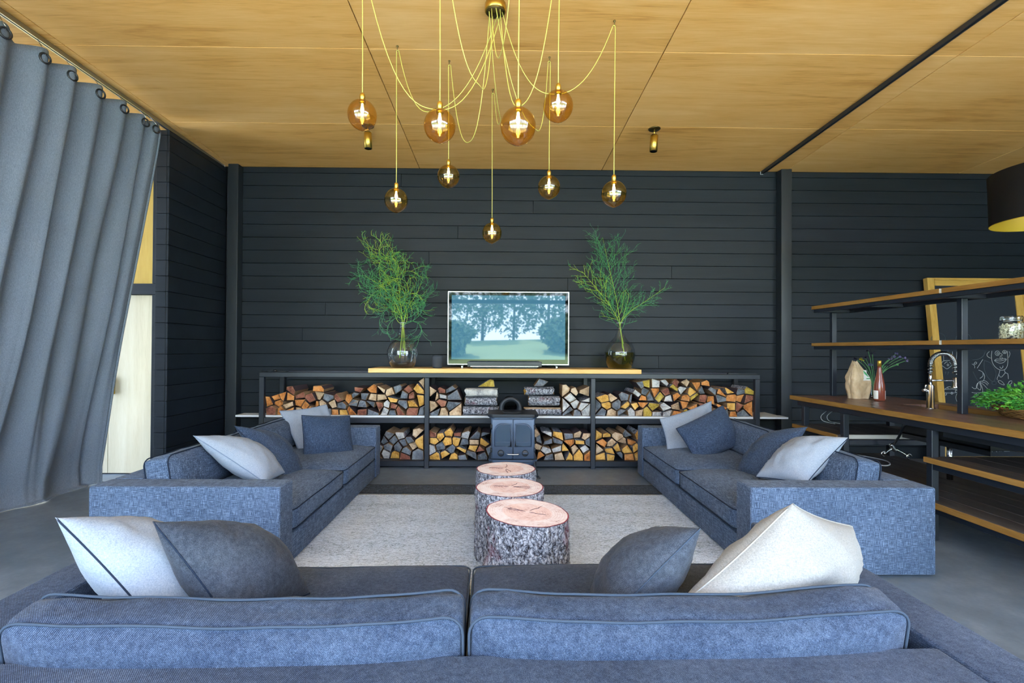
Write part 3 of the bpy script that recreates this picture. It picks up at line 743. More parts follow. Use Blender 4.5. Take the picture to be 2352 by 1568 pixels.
add_log([(lx(1226, 899)[0], 0.946), (lx(1246, 902)[0], 0.946), (lx(1258, 886)[0], 1.0), (lx(1238, 878)[0], 1.035)], 5.60, 0.22, 'g', 'grey sawn block on top of the stack right of the stove pipe', 'large logs beside the stove pipe', random.Random(9))

# ================================================================ SOFAS
def soft_box(sx, sy, sz, rad=0.05, crown=0.03, n=(14, 10, 5), seed=0, wr=0.006, lean=0.0, sag=0.0):
    """cushion: rounded box whose broad faces bulge; sits on z=0, centred in x,y"""
    bm = bmesh.new(); nx, ny, nz = n
    bmesh.ops.create_cube(bm, size=1.0)
    bmesh.ops.subdivide_edges(bm, edges=bm.edges[:], cuts=11, use_grid_fill=True)
    for v in bm.verts:
        x, y, z = v.co.x * 2, v.co.y * 2, v.co.z * 2
        p = Vector((x * sx / 2, y * sy / 2, z * sz / 2))
        # round the edges
        ix = max(abs(p.x) - (sx / 2 - rad), 0); iy = max(abs(p.y) - (sy / 2 - rad), 0); iz = max(abs(p.z) - (sz / 2 - rad), 0)
        d = math.sqrt(ix * ix + iy * iy + iz * iz)
        if d > 1e-6:
            m = max(ix, iy, iz); k = rad / d if d > rad else 1
            p = Vector((math.copysign(min(abs(p.x), sx / 2 - rad) + ix * k, p.x), math.copysign(min(abs(p.y), sy / 2 - rad) + iy * k, p.y), math.copysign(min(abs(p.z), sz / 2 - rad) + iz * k, p.z)))
        bx = (1 - x ** 4) * (1 - y ** 4)
        dims = sorted([(sx, 0), (sy, 1), (sz, 2)])
        ax = dims[0][1]
        o = [i for i in range(3) if i != ax]; c = (x, y, z)
        bulge = (1 - abs(c[o[0]]) ** 3) * (1 - abs(c[o[1]]) ** 3) * c[ax]
        p[ax] += crown * bulge
        nn = noise.noise(p * 5 + Vector((seed * 3.1, 0, 0))); n2 = noise.noise(p * 14 + Vector((0, seed * 2.3, 0)))
        p += Vector((0.3, 0.3, 1.0)) * (wr * nn + wr * 0.5 * n2)
        p.z += sz / 2; p.y += lean * p.z
        p.z -= sag * max(0, p.z / sz) * (1 - x * x + 0.35 * math.sin(x * 3 + seed))
        v.co = p
    me = from_bm('cushion', bm, True); return me
def cushion(name, t, cx, cy, cz, sx, sy, sz, m, pm, rad=0.045, crown=0.03, seed=0, rx=0.0, wr=0.006, faces='tb', pr=0.0042, sag=0.0):
    o = obj(name, soft_box(sx, sy, sz, rad, crown, seed=seed, wr=wr, sag=sag), m, t, (cx, cy, cz), (rx, 0, 0))
    # piping follows both broad-face outlines
    dims = sorted([(sx, 0), (sy, 1), (sz, 2)]); ax = dims[0][1]
    o1, o2 = [i for i in range(3) if i != ax]; h = [sx / 2, sy / 2, sz / 2]
    for sg in (-1, 1):
        pts = []; rr = rad * 1.2
        for (ca, cb, a0) in ((1, 1, 0), (-1, 1, 90), (-1, -1, 180), (1, -1, 270)):
            for k in range(6):
                an = math.radians(a0 + 90 * k / 5); c = [0, 0, 0]
                c[o1] = ca * (h[o1] - rr) + rr * math.cos(an) * 0.98; c[o2] = cb * (h[o2] - rr) + rr * math.sin(an) * 0.98
                c[ax] = sg * (h[ax] - rad * 0.42); pts.append(Vector(c))
        # densify and wobble
        dp = []
        for i in range(len(pts)):
            a, b = pts[i], pts[(i + 1) % len(pts)]; k = max(1, int((b - a).length / 0.05))
            for q in range(k):
                p = a.lerp(b, q / k); p = p + Vector((0, 0, 1)) * 0.6 * wr * noise.noise(p * 5 + Vector((seed * 3.1, 0, 0))); p.z += sz / 2; p.z -= sag * max(0, p.z / sz) * (1 - (2 * p.x / sx) ** 2 + 0.35 * math.sin(6 * p.x / sx + seed)); dp.append(p)
        obj('piping', mesh('piping', *tube(dp, pr, 5, True), True), pm, o)
    return o
def sofa(label, loc, rz, L, fab, pm, group, seed, back_h=0.10, AH=0.55, T=0.18, DP=1.13, wr=0.006, bt=0.19, sag=0.0, bws=None):
    """local frame: x along the length, y from the back (0) to the front (DP)"""
    t = empty('sofa', (loc[0], loc[1], 0.0125), rz, label, 'sofa', group)
    obj('back_frame', boxme(L - 2 * T - 0.002, T, AH - 0.022, 0.018, 3, True), fab, t, (L / 2, T / 2, 0.008 + (AH - 0.022) / 2))
    for s, x in ((0, T / 2), (1, L - T / 2)):
        a = obj('arm', boxme(T, DP, AH - 0.022, 0.016, 3, True), fab, t, (x, DP / 2, 0.008 + (AH - 0.022) / 2))
        o = 0.0025; hx, hy, hz = T / 2 - 0.012, DP / 2 - 0.012, (AH - 0.022) / 2 - 0.010
        for sg in (-1, 1):
            ring = [Vector((sg * (T / 2 - 0.006), -hy, hz)), Vector((sg * (T / 2 - 0.006), hy, hz)), Vector((sg * (T / 2 - 0.006), hy, -hz)), Vector((sg * (T / 2 - 0.006), -hy, -hz))]
            obj('seam', mesh('seam', *tube(ring + [ring[0]], 0.0035, 5), True), pm, a)
    obj('base', boxme(L - 2 * T - 0.002, DP - T - 0.012, 0.18, 0.012, 2, True), fab, t, (L / 2, T + (DP - T) / 2 - 0.005, 0.008 + 0.09))
    for x in (0.06, L - 0.06):
        for y in (0.07, DP - 0.07): obj('foot', boxme(0.06, 0.06, 0.008, 0.002), M['plastic'], t, (x, y, 0.004))
    w = (L - 2 * T) / 2
    for i in range(2):
        cx = T + w * (i + 0.5)
        cushion('seat_cushion', t, cx, T + (DP - T) / 2 + 0.01, 0.197, w - 0.012, DP - T - 0.015, 0.155, fab, pm, 0.04, 0.045, seed + i, wr=wr)
        bw, bx = (w - 0.03, cx) if not bws else (bws[i][1] - bws[i][0], (bws[i][0] + bws[i][1]) / 2)
        cushion('back_cushion', t, bx, T + bt / 2 + 0.02, 0.372, bw, bt, 0.19 + back_h, fab, pm, 0.045, 0.035, seed + 5 + i, rx=0.16, wr=wr * 1.8, sag=sag)
    return t
sofa('blue denim sofa on the left, facing the tree stumps', (-2.44, 5.225, 0), -pi / 2, 2.36, M['sofa'], M['pipe_dark'], 'denim sofas around the rug', 1)
sofa('blue denim sofa on the right, beside the kitchen island', (2.635, 2.875, 0), pi / 2, 2.40, M['sofa'], M['pipe_dark'], 'denim sofas around the rug', 20)
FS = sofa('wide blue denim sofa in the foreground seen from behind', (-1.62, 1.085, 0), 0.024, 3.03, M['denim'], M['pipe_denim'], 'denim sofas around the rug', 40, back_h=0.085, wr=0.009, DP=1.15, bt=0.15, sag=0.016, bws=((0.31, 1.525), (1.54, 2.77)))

# ================================================================ THROW CUSHIONS
def pillow(label, c, thick, m, pm, group, seed, pinch=0.10, n=26, wr=0.010, pr=0.0028):
    """c: four corner points (tl,tr,br,bl) each (px,py,depth)"""
    tl, tr, br, bl = [P(*q) for q in c]
    cen = (tl + tr + br + bl) / 4
    nrm = (tr - tl + br - bl).cross(bl - tl + br - tr).normalized()
    def pos(u, v):   # u,v in -1..1
        pu = u * (1 - pinch * (1 - v * v) * (1 if abs(u) > .0 else 1)); pv = v * (1 - pinch * (1 - u * u))
        a, b = (pu + 1) / 2, (pv + 1) / 2
        return (tl * (1 - a) + tr * a) * (1 - b) + (bl * (1 - a) + br * a) * b
    V, Fc = [], []
    for sd in (1, -1):
        for j in range(n + 1):
            for i in range(n + 1):
                u, v = 2 * i / n - 1, 2 * j / n - 1
                u = math.sin(u * pi / 2) * 0.6 + u * 0.4; v = math.sin(v * pi / 2) * 0.6 + v * 0.4
                h = (max(0, 1 - u * u) ** 0.55) * (max(0, 1 - v * v) ** 0.55)
                p = pos(u, v); e = (1 - abs(u) ** 6) * (1 - abs(v) ** 6)
                q = Vector((u * 2.3 + seed * 7.7, v * 2.3, sd * 1.7))
                cre = abs(noise.noise(q)) * -1.6 + 0.5 * noise.noise(q * 2.6)
                # creases radiating from the corners
                rad_ = math.sin(math.atan2(v, u) * 7 + seed + sd) * 0.4 * (u * u + v * v) / 2
                V.append(p - cen + nrm * sd * (thick / 2 * h + (wr * (cre + rad_)) * e))
    N1 = (n + 1) ** 2
    for j in range(n):
        for i in range(n):
            a = j * (n + 1) + i
            Fc.append((a, a + 1, a + n + 2, a + n + 1)); b = a + N1; Fc.append((b, b + n + 1, b + n + 2, b + 1))
    me = mesh('pillow', V, Fc, True)
    bm = bmesh.new(); bm.from_mesh(me); bmesh.ops.remove_doubles(bm, verts=bm.verts[:], dist=1e-5); bmesh.ops.recalc_face_normals(bm, faces=bm.faces[:]); bm.to_mesh(me); bm.free()
    o = obj('throw_pillow', me, m, None, cen); tag(o, label, 'pillow', group)
    rim = []
    for k in range(4 * 20):
        s = k / 20; e = int(s); t = 2 * (s - e) - 1; t = t * 0.985
        u, v = ((t, -1), (1, t), (-t, 1), (-1, -t))[e]
        rim.append(pos(u, v) - cen)
    obj('piping', mesh('piping', *tube(rim, pr, 5, True), True), pm, o)
    return o
M['cream'] = fabric('cream_linen', (0.17, 0.17, 0.17), (0.245, 0.24, 0.235), (0.33, 0.32, 0.31), 300, 60, 0.6, 0.15)
G = 'throw pillows on the sofas'
LP, DK, CH, PD, PL = M['lightpil'], M['darkpil'], M['charpil'], M['pipe_dark'], M['pipe_light']
pillow('pale grey pillow in the left corner of the foreground sofa', [(126, 1188, 1.47), (352, 1205, 1.93), (560, 1420, 1.80), (360, 1440, 1.50)], 0.27, LP, PD, G, 1, 0.06)
pillow('charcoal pillow leaning on the pale one, left in the foreground sofa', [(350, 1198, 1.52), (560, 1215, 1.98), (712, 1362, 1.88), (545, 1455, 1.55)], 0.28, CH, PD, G, 2, 0.05)
pillow('narrow charcoal pillow leaning right on the foreground sofa', [(1530, 1238, 1.92), (1610, 1212, 1.52), (1400, 1425, 1.50), (1350, 1380, 1.85)], 0.24, CH, M['pipe_denim'], G, 3, 0.05)
pillow('large pale pillow with peaked corner, right end of the foreground sofa', [(1820, 1156, 1.56), (1958, 1208, 1.82), (1940, 1400, 1.72), (1540, 1405, 1.47)], 0.29, M['cream'], M['pipe_cream'], G, 4, 0.07, wr=0.016)
pillow('pale pillow at the near end of the left sofa', [(443, 1000, 3.30), (560, 1020, 3.72), (655, 1085, 3.60), (612, 1110, 3.30)], 0.25, LP, PL, G, 5, 0.05)
pillow('navy pillow leaning beside the pale one, near end of left sofa', [(537, 977, 3.72), (640, 1000, 4.05), (700, 1090, 3.98), (655, 1100, 3.66)], 0.23, DK, PD, G, 6, 0.05)
pillow('pale pillow behind a navy one, far end of the left sofa', [(641, 943, 4.72), (750, 928, 4.98), (800, 1040, 4.92), (693, 1058, 4.62)], 0.13, LP, PL, G, 7, 0.07)
pillow('upright navy pillow in front, far end of the left sofa', [(692, 953, 4.45), (804, 954, 4.72), (812, 1040, 4.66), (697, 1064, 4.40)], 0.21, DK, PD, G, 8, 0.04)
pillow('pale pillow behind a navy one, far end of the right sofa', [(1515, 962, 4.85), (1634, 920, 4.95), (1650, 1035, 4.88), (1533, 1048, 4.74)], 0.13, LP, PL, G, 9, 0.08)
pillow('navy pillow tipped on its corner, far end of right sofa', [(1552, 984, 4.55), (1660, 930, 4.68), (1710, 1016, 4.60), (1602, 1066, 4.44)], 0.20, DK, PD, G, 10, 0.04)
pillow('navy pillow lying back, near end of right sofa', [(1760, 1000, 4.02), (1856, 979, 3.72), (1745, 1098, 3.60), (1688, 1085, 3.95)], 0.23, DK, M['pipe_denim'], G, 11, 0.05)
pillow('pale pillow with dark piping, near end of the right sofa', [(1822, 1008, 3.68), (1950, 1004, 3.30), (1850, 1112, 3.24), (1735, 1095, 3.52)], 0.25, LP, PD, G, 12, 0.05, wr=0.013)

# ================================================================ RUG
rg = empty('rug', (0.05, 2.9, 0), 0, 'pale flatwoven rug with a dark band at its far end', 'rug')
def rug_sheet(name, y0, y1, m, seed):
    nx, ny = 60, max(8, int((y1 - y0) * 24)); v, f = [], []
    for j in range(ny + 1):
        for i in range(nx + 1):
            x = -2.1 + 4.2 * i / nx; y = y0 + (y1 - y0) * j / ny
            v.append((x, y - 2.9, 0.011 + 0.0018 * noise.noise(Vector((x * 3, y * 9, seed)))))
    for j in range(ny):
        for i in range(nx):
            a = j * (nx + 1) + i; f.append((a, a + 1, a + nx + 2, a + nx + 1))
    o = obj(name, mesh(name, v, f, True), m, rg); s = o.modifiers.new('thick', 'SOLIDIFY'); s.thickness = 0.009; return o
rug_sheet('woven_field', 1.5, 4.53, M['rug'], 1)
rug_sheet('dark_band', 4.532, 4.835, M['rugdark'], 5)

# ================================================================ STUMPS
def stump(label, cx, cy, r0, h, seed, tx=0.0, ty=0.0, knob=None, sq=1.0):
    g = random.Random(seed); t = empty('tree_stump', (cx, cy, 0.012), 0, label, 'stump', 'tree stump tables on the rug')
    n, m = 120, 44
    def rad(a, q):
        r = r0 * (1 + 0.035 * noise.noise(Vector((math.cos(a) * 1.1 + seed * 5, math.sin(a) * 1.1, q * 0.6))) + 0.03 * noise.noise(Vector((math.cos(a) * 2.6 + seed, math.sin(a) * 2.6, 3))))
        return r * (1 + 0.05 * (1 - q) ** 4)
    def topz(x, y): return h + tx * x + ty * y
    V, Fc = [], []
    for j in range(m + 1):
        q = j / m
        for i in range(n):
            a = 2 * pi * i / n; r = rad(a, q)
            d = noise.noise(Vector((math.cos(a) * 9 + seed * 3, math.sin(a) * 9, q * 4.5))); d2 = noise.noise(Vector((math.cos(a) * 26, math.sin(a) * 26, q * 14 + seed)))
            rr = r + (0.010 * d + 0.008 * abs(d2)) * (1 if j < m else 0.2)
            if knob:
                ka, kz, kr, kh = knob; da = (a - ka + pi) % (2 * pi) - pi
                e = (da * r / kr) ** 2 + ((q * h - kz) / kr) ** 2; rr += kh * math.exp(-e * 1.3)
            x, y = rr * math.cos(a), rr * math.sin(a) * sq
            V.append((x, y, q * topz(x, y)))
    for j in range(m):
        for i in range(n):
            i2 = (i + 1) % n; Fc.append((j * n + i, j * n + i2, (j + 1) * n + i2, (j + 1) * n + i))
    Fc.append(tuple(range(n))[::-1])
    obj('bark', mesh('bark', V, Fc, True), M['bark'], t)
    def ringed(name, f0, f1, z, mt):
        V, Fc = [], []; K = 5 if f0 > 0 else 6
        fr = [f0 + (f1 - f0) * k / K for k in range(K + 1)]
        for fk in fr:
            for i in range(n):
                a = 2 * pi * i / n; rr = rad(a, 1) * fk; x, y = rr * math.cos(a), rr * math.sin(a) * sq
                V.append((x, y, topz(x, y) + z))
        for k in range(K):
            for i in range(n):
                i2 = (i + 1) % n; Fc.append((k * n + i, k * n + i2, (k + 1) * n + i2, (k + 1) * n + i))
        return obj(name, mesh(name, V, Fc, True), mt, t)
    ringed('inner_bark_ring', 0.970, 1.0, 0.001, M['cambium'])
    sw = ringed('sapwood', 0.60, 0.970, 0.0015, M['stumptop']); ringed('heartwood', 0.0, 0.60, 0.0015, M['heart'])
    for k in range(4):
        a0 = g.uniform(0, 2 * pi); pts = []; rr = g.uniform(0.0, 0.12) * r0
        for s in range(9):
            a = a0 + 0.05 * math.sin(s * 0.9 + k); r = rr + s * r0 * g.uniform(0.05, 0.075); x, y = r * math.cos(a), r * math.sin(a) * sq
            pts.append((x, y, topz(x, y) + 0.0022))
        obj('drying_crack', mesh('crk', *tube(pts, [0.0006] + [0.0018] * 7 + [0.0004], 4), False), M['crack'], t)
    return t
stump('nearest tree stump table with slanted pink top and a root knob', 0.150, 2.72, 0.236, 0.44, 1, tx=-0.06, knob=(pi * 1.17, 0.09, 0.085, 0.085))
stump('middle of the three tree stump tables', 0.062, 3.215, 0.226, 0.44, 2)
stump('farthest tree stump table, right in front of the stove', 0.038, 3.71, 0.226, 0.44, 3, ty=-0.01)

# ================================================================ STOVE
sv = empty('wood_stove', (0.128, 5.3, 0), 0, 'cast iron two-door wood stove in the middle of the log shelf', 'stove')
ci, cd = M['castiron'], M['castdark']
SX, SY = 0.128, 5.12       # centre x and front plane
def sp(o): return child(o, sv)
sp(box('body', SX - 0.235, SX + 0.235, SY + 0.012, SY + 0.36, 0.20, 0.645, ci, None, 0.02, 3))
# stepped top plate with clipped corners
def plate(name, w, d0, d1, z0, z1, m, cut=0.05):
    poly = [(-w + cut, d0), (w - cut, d0), (w, d0 + cut), (w, d1), (-w, d1), (-w, d0 + cut)]
    bm = bmesh.new(); vs = [bm.verts.new((SX + x, y, z0)) for x, y in poly]; fc = bm.faces.new(vs)
    ex = bmesh.ops.extrude_face_region(bm, geom=[fc]); bmesh.ops.translate(bm, vec=(0, 0, z1 - z0), verts=[e for e in ex['geom'] if isinstance(e, bmesh.types.BMVert)])
    bmesh.ops.recalc_face_normals(bm, faces=bm.faces[:]); bmesh.ops.bevel(bm, geom=bm.edges[:], offset=0.006, segments=2, affect='EDGES')
    o = obj(name, from_bm(name, bm), m); return sp(o)
plate('top_plate', 0.272, SY - 0.035, SY + 0.40, 0.652, 0.682, cd)
plate('top_moulding', 0.255, SY - 0.018, SY + 0.37, 0.632, 0.652, ci)
plate('base_moulding', 0.262, SY - 0.03, SY + 0.37, 0.176, 0.200, ci)
plate('ash_lip', 0.225, SY - 0.055, SY + 0.10, 0.150, 0.174, ci)
sp(obj('hotplate', mesh('hp', *lathe([(0.0, 0), (0.115, 0), (0.115, 0.004), (0.10, 0.008), (0.0, 0.008)], 36), True), cd, None, (SX, SY + 0.19, 0.683)))
for sg in (-1, 1):
    x0, x1 = (SX + 0.004, SX + 0.222) if sg > 0 else (SX - 0.222, SX - 0.004)
    d = sp(box('stove_door', x0, x1, SY - 0.008, SY + 0.010, 0.208, 0.626, ci, None, 0.008, 2))
    # arched window
    wx0, wx1, wz0, wz1, r = (0.028, 0.190, 0.345, 0.575, 0.075)
    pts = [(wx0, wz0), (wx1, wz0), (wx1, wz1 - r)] + [(wx1 - r + r * math.cos(a), wz1 - r + r * math.sin(a)) for a in [math.radians(q) for q in range(10, 91, 10)]] + [(wx0, wz1)]
    pts = [(SX + sg * x, z) for x, z in pts]
    V, Fc = prism(pts, SY - 0.0125, SY - 0.009)
    pn = obj('window_pane', mesh('pane', V, Fc), M['stoveglass']); child(pn, d)
    ringp = [Vector((x, SY - 0.010, z)) for x, z in pts]
    child(obj('window_moulding', mesh('wm', *tube(ringp, 0.008, 6, True), True), ci), d)
    ring2 = [Vector((SX + (x - SX - sg * 0.109) * 1.12 + sg * 0.109, SY - 0.009, 0.46 + (z - 0.46) * 1.08)) for x, z in pts]
    child(obj('outer_moulding', mesh('wm2', *tube(ring2, 0.004, 6, True), True), ci), d)
    child(box('grate_bar', SX + sg * 0.109 - 0.08, SX + sg * 0.109 + 0.08, SY - 0.0165, SY - 0.013, 0.382, 0.392, ci, None, 0.001), d)
    kx = SX + sg * 0.129
    kb = obj('air_knob', mesh('kb', *M_(lathe([(0.0, 0), (0.034, 0), (0.034, 0.012), (0.026, 0.018), (0.0, 0.018)], 28), Matrix.Translation((kx, SY - 0.008, 0.270)) @ Matrix.Rotation(pi / 2, 4, 'X')), True), cd); child(kb, d)
    child(box('knob_grip', kx - 0.026, kx + 0.026, SY - 0.038, SY - 0.026, 0.265, 0.275, ci, None, 0.003), d)
    for hz in (0.30, 0.545):
        hx = SX + sg * 0.232
        child(obj('hinge', mesh('hg', *M_(lathe([(0.010, -0.024), (0.010, 0.024)], 12), Matrix.Translation((hx, SY + 0.002, hz))), True), cd), d)
hp = [(SX - 0.06, SY - 0.012, 0.262), (SX - 0.055, SY - 0.04, 0.262), (SX + 0.05, SY - 0.045, 0.262), (SX + 0.06, SY - 0.02, 0.27)]
sp(obj('door_handle', mesh('dh', *tube(spline(hp, 6), 0.0075, 8), True), M['chrome']))
for sx_ in (-1, 1):
    for yy in (SY + 0.02, SY + 0.33):
        lp = [(SX + sx_ * 0.225, yy, 0.178), (SX + sx_ * 0.235, yy - 0.005, 0.10), (SX + sx_ * 0.262, yy - 0.02, 0.012)]
        sp(obj('leg', mesh('lg', *tube(spline(lp, 5), [0.026 - 0.0012 * k for k in range(11)], 8), True), cd))
        sp(obj('foot', mesh('ft', *lathe([(0.024, 0), (0.030, 0.004), (0.018, 0.016)], 14), True), cd, None, (SX + sx_ * 0.264, yy - 0.02, 0.0)))
fl = sp(obj('flue_collar', mesh('fc', *M_(join([lathe([(0.088, 0), (0.130, 0), (0.130, 0.03), (0.088, 0.03), (0.088, 0)], 44, cap=False)]), Matrix.Translation((0.107, 5.50, 0.70)) @ Matrix.Rotation(pi / 2, 4, 'X')), True), cd))
sp(obj('flue_pipe', mesh('fp', *M_(lathe([(0.086, -0.60), (0.086, 0.0), (0.080, 0.0), (0.080, -0.6)], 36, cap=False), Matrix.Translation((0.107, 5.50, 0.70)) @ Matrix.Rotation(pi / 2, 4, 'X')), True), cd))

# ================================================================ TELEVISION, SOUNDBAR, SPEAKER
tv = empty('television', (0.083, 5.80, 1.150), 0, 'flat television with silver rim and added blue screen glow on the pine board', 'television')
def tp(o): return child(o, tv)
TX0, TX1, TZ0, TZ1, TY = -0.650, 0.814, 1.188, 2.072, 5.78
tp(box('casing', TX0 + 0.01, TX1 - 0.01, TY + 0.006, TY + 0.05, TZ0 + 0.01, TZ1 - 0.01, M['plastic'], None, 0.006, 2))
tp(box('bezel', TX0 + 0.008, TX1 - 0.008, TY - 0.001, TY + 0.006, TZ0 + 0.008, TZ1 - 0.008, M['gloss_black']))
rim = [Vector((TX0, TY, TZ0)), Vector((TX1, TY, TZ0)), Vector((TX1, TY, TZ1)), Vector((TX0, TY, TZ1))]
tp(obj('rim', mesh('rim', *join([vbox(TX0, TX0 + 0.010, TY - 0.004, TY + 0.02, TZ0, TZ1), vbox(TX1 - 0.010, TX1, TY - 0.004, TY + 0.02, TZ0, TZ1), vbox(TX0 + 0.01, TX1 - 0.01, TY - 0.004, TY + 0.02, TZ1 - 0.010, TZ1), vbox(TX0 + 0.01, TX1 - 0.01, TY - 0.004, TY + 0.02, TZ0, TZ0 + 0.010)])), M['silver']))
tp(box('screen', TX0 + 0.046, TX1 - 0.046, TY - 0.0025, TY - 0.001, TZ0 + 0.066, TZ1 - 0.046, M['screen']))
for x in (-0.47, 0.66):
    tp(box('foot', x - 0.012, x + 0.012, TY - 0.06, TY + 0.07, 1.1505, 1.176, M['silver'], None, 0.003))
    tp(box('foot_neck', x - 0.012, x + 0.012, TY + 0.006, TY + 0.04, 1.176, 1.2, M['plastic'], None, 0.002))
sb = empty('soundbar', (0.037, 5.62, 1.15), 0, 'long black soundbar in front of the television', 'soundbar')
child(box('bar_body', -0.398, 0.471, 5.57, 5.665, 1.166, 1.232, M['plastic'], None, 0.012, 3), sb)
child(box('trim_strip', -0.36, 0.43, 5.565, 5.570, 1.172, 1.181, M['silver'], None, 0.001), sb)
child(box('stand', -0.34, 0.42, 5.585, 5.65, 1.151, 1.166, M['plastic'], None, 0.003), sb)
s2 = empty('smart_speaker', (-0.756, 5.66, 1.15), 0, 'small rounded black speaker beside the left vase', 'speaker')
child(obj('speaker_body', mesh('spk', *lathe([(0.052, 0.004), (0.062, 0.016), (0.063, 0.07), (0.062, 0.128), (0.054, 0.146), (0.03, 0.152), (0, 0.153)], 28), True), M['cloth_black'], None, (-0.756, 5.66, 1.151)), s2)
child(obj('speaker_base', mesh('spb', *lathe([(0.05, 0.0), (0.05, 0.004)], 28)), M['plastic'], None, (-0.756, 5.66, 1.1505)), s2)

# ================================================================ VASES AND BRANCHES
def vase(label, cx, cy, z0, R, neck, H, flare, water, wtop, tilt=0.0):
    t = empty('glass_vase', (cx, cy, z0), 0, label, 'vase', 'round glass vases on the pine board')
    zc_ = R * 0.93
    prof = [(0.0, 0.004), (R * 0.55, 0.002), (R * 0.72, 0.012), (R * 0.9, R * 0.42), (R, zc_ * 0.95), (R * 0.97, R * 1.22), (R * 0.80, R * 1.58), (R * 0.52, R * 1.87), (R * 0.34, R * 2.08), (neck * 1.35, R * 2.35), (neck, R * 2.7), (neck * 0.98, H * 0.9), (flare, H)]
    pf = spline([(a, b, 0) for a, b in prof], 4)
    obj('glass_body', mesh('vase', *lathe([(max(p.x, 0), p.y) for p in pf], 40, cap=False), True), M['glass'], t)
    pts = [Vector((flare * math.cos(a), flare * math.sin(a), H)) for a in [2 * pi * k / 24 for k in range(24)]]
    obj('lip', mesh('lip', *tube(pts, 0.0020, 5, True), True), M['glasslip'], t)
    wp = [(max(p.x * 0.97, 0), p.y + 0.003) for p in pf if p.y < wtop] ; wp.append((0, wp[-1][1]))
    obj('water', mesh('water', *lathe(wp, 36, cap=False), True), M[water], t)
    return t
vase('clear round vase with little dark water, left of the television', -1.178, 5.72, 1.151, 0.181, 0.036, 0.535, 0.037, 'sludge', 0.07)
vase('round vase half full of olive water, right of the television', 1.415, 5.72, 1.151, 0.183, 0.034, 0.548, 0.048, 'water', 0.20)
def branch(label, path, seed, curl, n_side, lens, up, spread, mats, Y=5.72, dens=7, sector=(0.18, 1.0)):
    g = random.Random(seed)
    main = spline([P(px, py, Y + dy) for px, py, dy in path], 10)
    o0 = main[0]
    t = empty('leafy_branch', o0, 0, label, 'branch', 'asparagus-like branches in the vases')
    N = len(main)
    obj('stem', mesh('stem', *tube([p - o0 for p in main], [0.0058 * (1 - 0.7 * i / N) for i in range(N)], 6), True), M['stemg'], t)
    bl = [[], []]
    def grow(p, d, L, r, lvl, cl):
        pts = [p.copy()]; seg = max(4, int(L / 0.03)); step = L / seg
        ax = Vector((0, 1, 0)) * (1 if d.x < 0 else -1)
        cv = cl * g.uniform(0.4, 1.5) * (1 if g.random() < 0.8 else -1)
        for k in range(seg):
            jit = Vector((g.uniform(-1, 1), g.uniform(-1, 1) * 0.7, g.uniform(-1, 1))) * 0.13
            d = Quaternion(ax, cv * step * (0.5 + k / seg)) @ d
            d = (d + jit + Vector((0, 0, up * 0.02))).normalized()
            p = p + d * step
            if p.y > 6.06: p.y = 6.06; d.y = -abs(d.y)
            pts.append(p.copy())
            if lvl < 2 and k > seg * 0.12 and g.random() < (0.80 if lvl == 0 else 0.46):
                q = Quaternion(Vector((0, 1, 0)), g.choice((-1, 1)) * g.uniform(0.35, 0.95)) @ d; q.y += g.uniform(-0.35, 0.35); q.normalize()
                grow(p, q, L * g.uniform(0.28, 0.55) * (1 - 0.4 * k / seg), r * 0.82, lvl + 1, cl)
        rr = [r * (1 - 0.45 * k / len(pts)) for k in range(len(pts))]
        bl[0 if (lvl == 0 or g.random() < 0.35) else 1].append(tube([q - o0 for q in pts], rr, 3, cap=False))
    for k in range(n_side):
        f = sector[0] + (sector[1] - sector[0]) * (k + g.random() * 0.7) / n_side
        i = min(N - 2, int(f * (N - 1))); d = (main[i + 1] - main[i]).normalized()
        sg = -1 if k % 2 else 1; a = sg * g.uniform(*spread)
        q = Quaternion(Vector((0, 1, 0)), a) @ d; q.y += g.uniform(-0.3, 0.3); q.normalize()
        grow(main[i], q, lens * g.uniform(0.55, 1.1) * (1.15 - 0.62 * f), 0.0034, 0, curl)
    for nme, parts, mt in (('side_shoots', bl[0], mats[0]), ('fine_twigs', bl[1], mats[1])):
        if parts:
            o = obj(nme, mesh(nme, *join(parts), False), M[mt], t); o['kind'] = 'stuff'
branch('tall curly green branch in the left vase', [(918, 822, 0), (924, 745, 0), (919, 690, 0.02), (913, 640, 0.0), (898, 602, -0.03), (866, 572, -0.05)], 3, 7.5, 34, 0.62, -0.3, (0.5, 1.25), ('stemg', 'twig'))
branch('second drooping green branch in the left vase', [(930, 815, 0.01), (926, 745, 0.01), (905, 690, -0.03), (872, 655, -0.05), (836, 632, -0.05)], 5, 7.0, 28, 0.50, -0.8, (0.45, 1.3), ('twig', 'twig2'), sector=(0.25, 1.0))
branch('low spreading green branch on the right of the left vase', [(926, 800, -0.01), (927, 745, -0.01), (938, 705, 0.0), (958, 672, 0.02), (972, 636, 0.02)], 8, 6.5, 20, 0.42, -1.0, (0.4, 1.2), ('twig', 'twig2'), sector=(0.25, 1.0))
branch('upright green branch with a bare tip in the right vase', [(1436, 828, 0), (1426, 760, 0), (1418, 700, 0.02), (1405, 640, 0.0), (1396, 600, 0), (1384, 545, 0)], 11, 1.6, 34, 0.50, 2.2, (0.45, 1.05), ('twig', 'twig2'), sector=(0.2, 0.9))
branch('broad green side branch in the right vase', [(1430, 800, 0.01), (1423, 745, 0.01), (1400, 700, -0.02), (1368, 660, -0.04), (1336, 622, -0.04)], 14, 1.8, 22, 0.38, 2.2, (0.4, 1.0), ('stemg', 'twig'), sector=(0.25, 1.0))
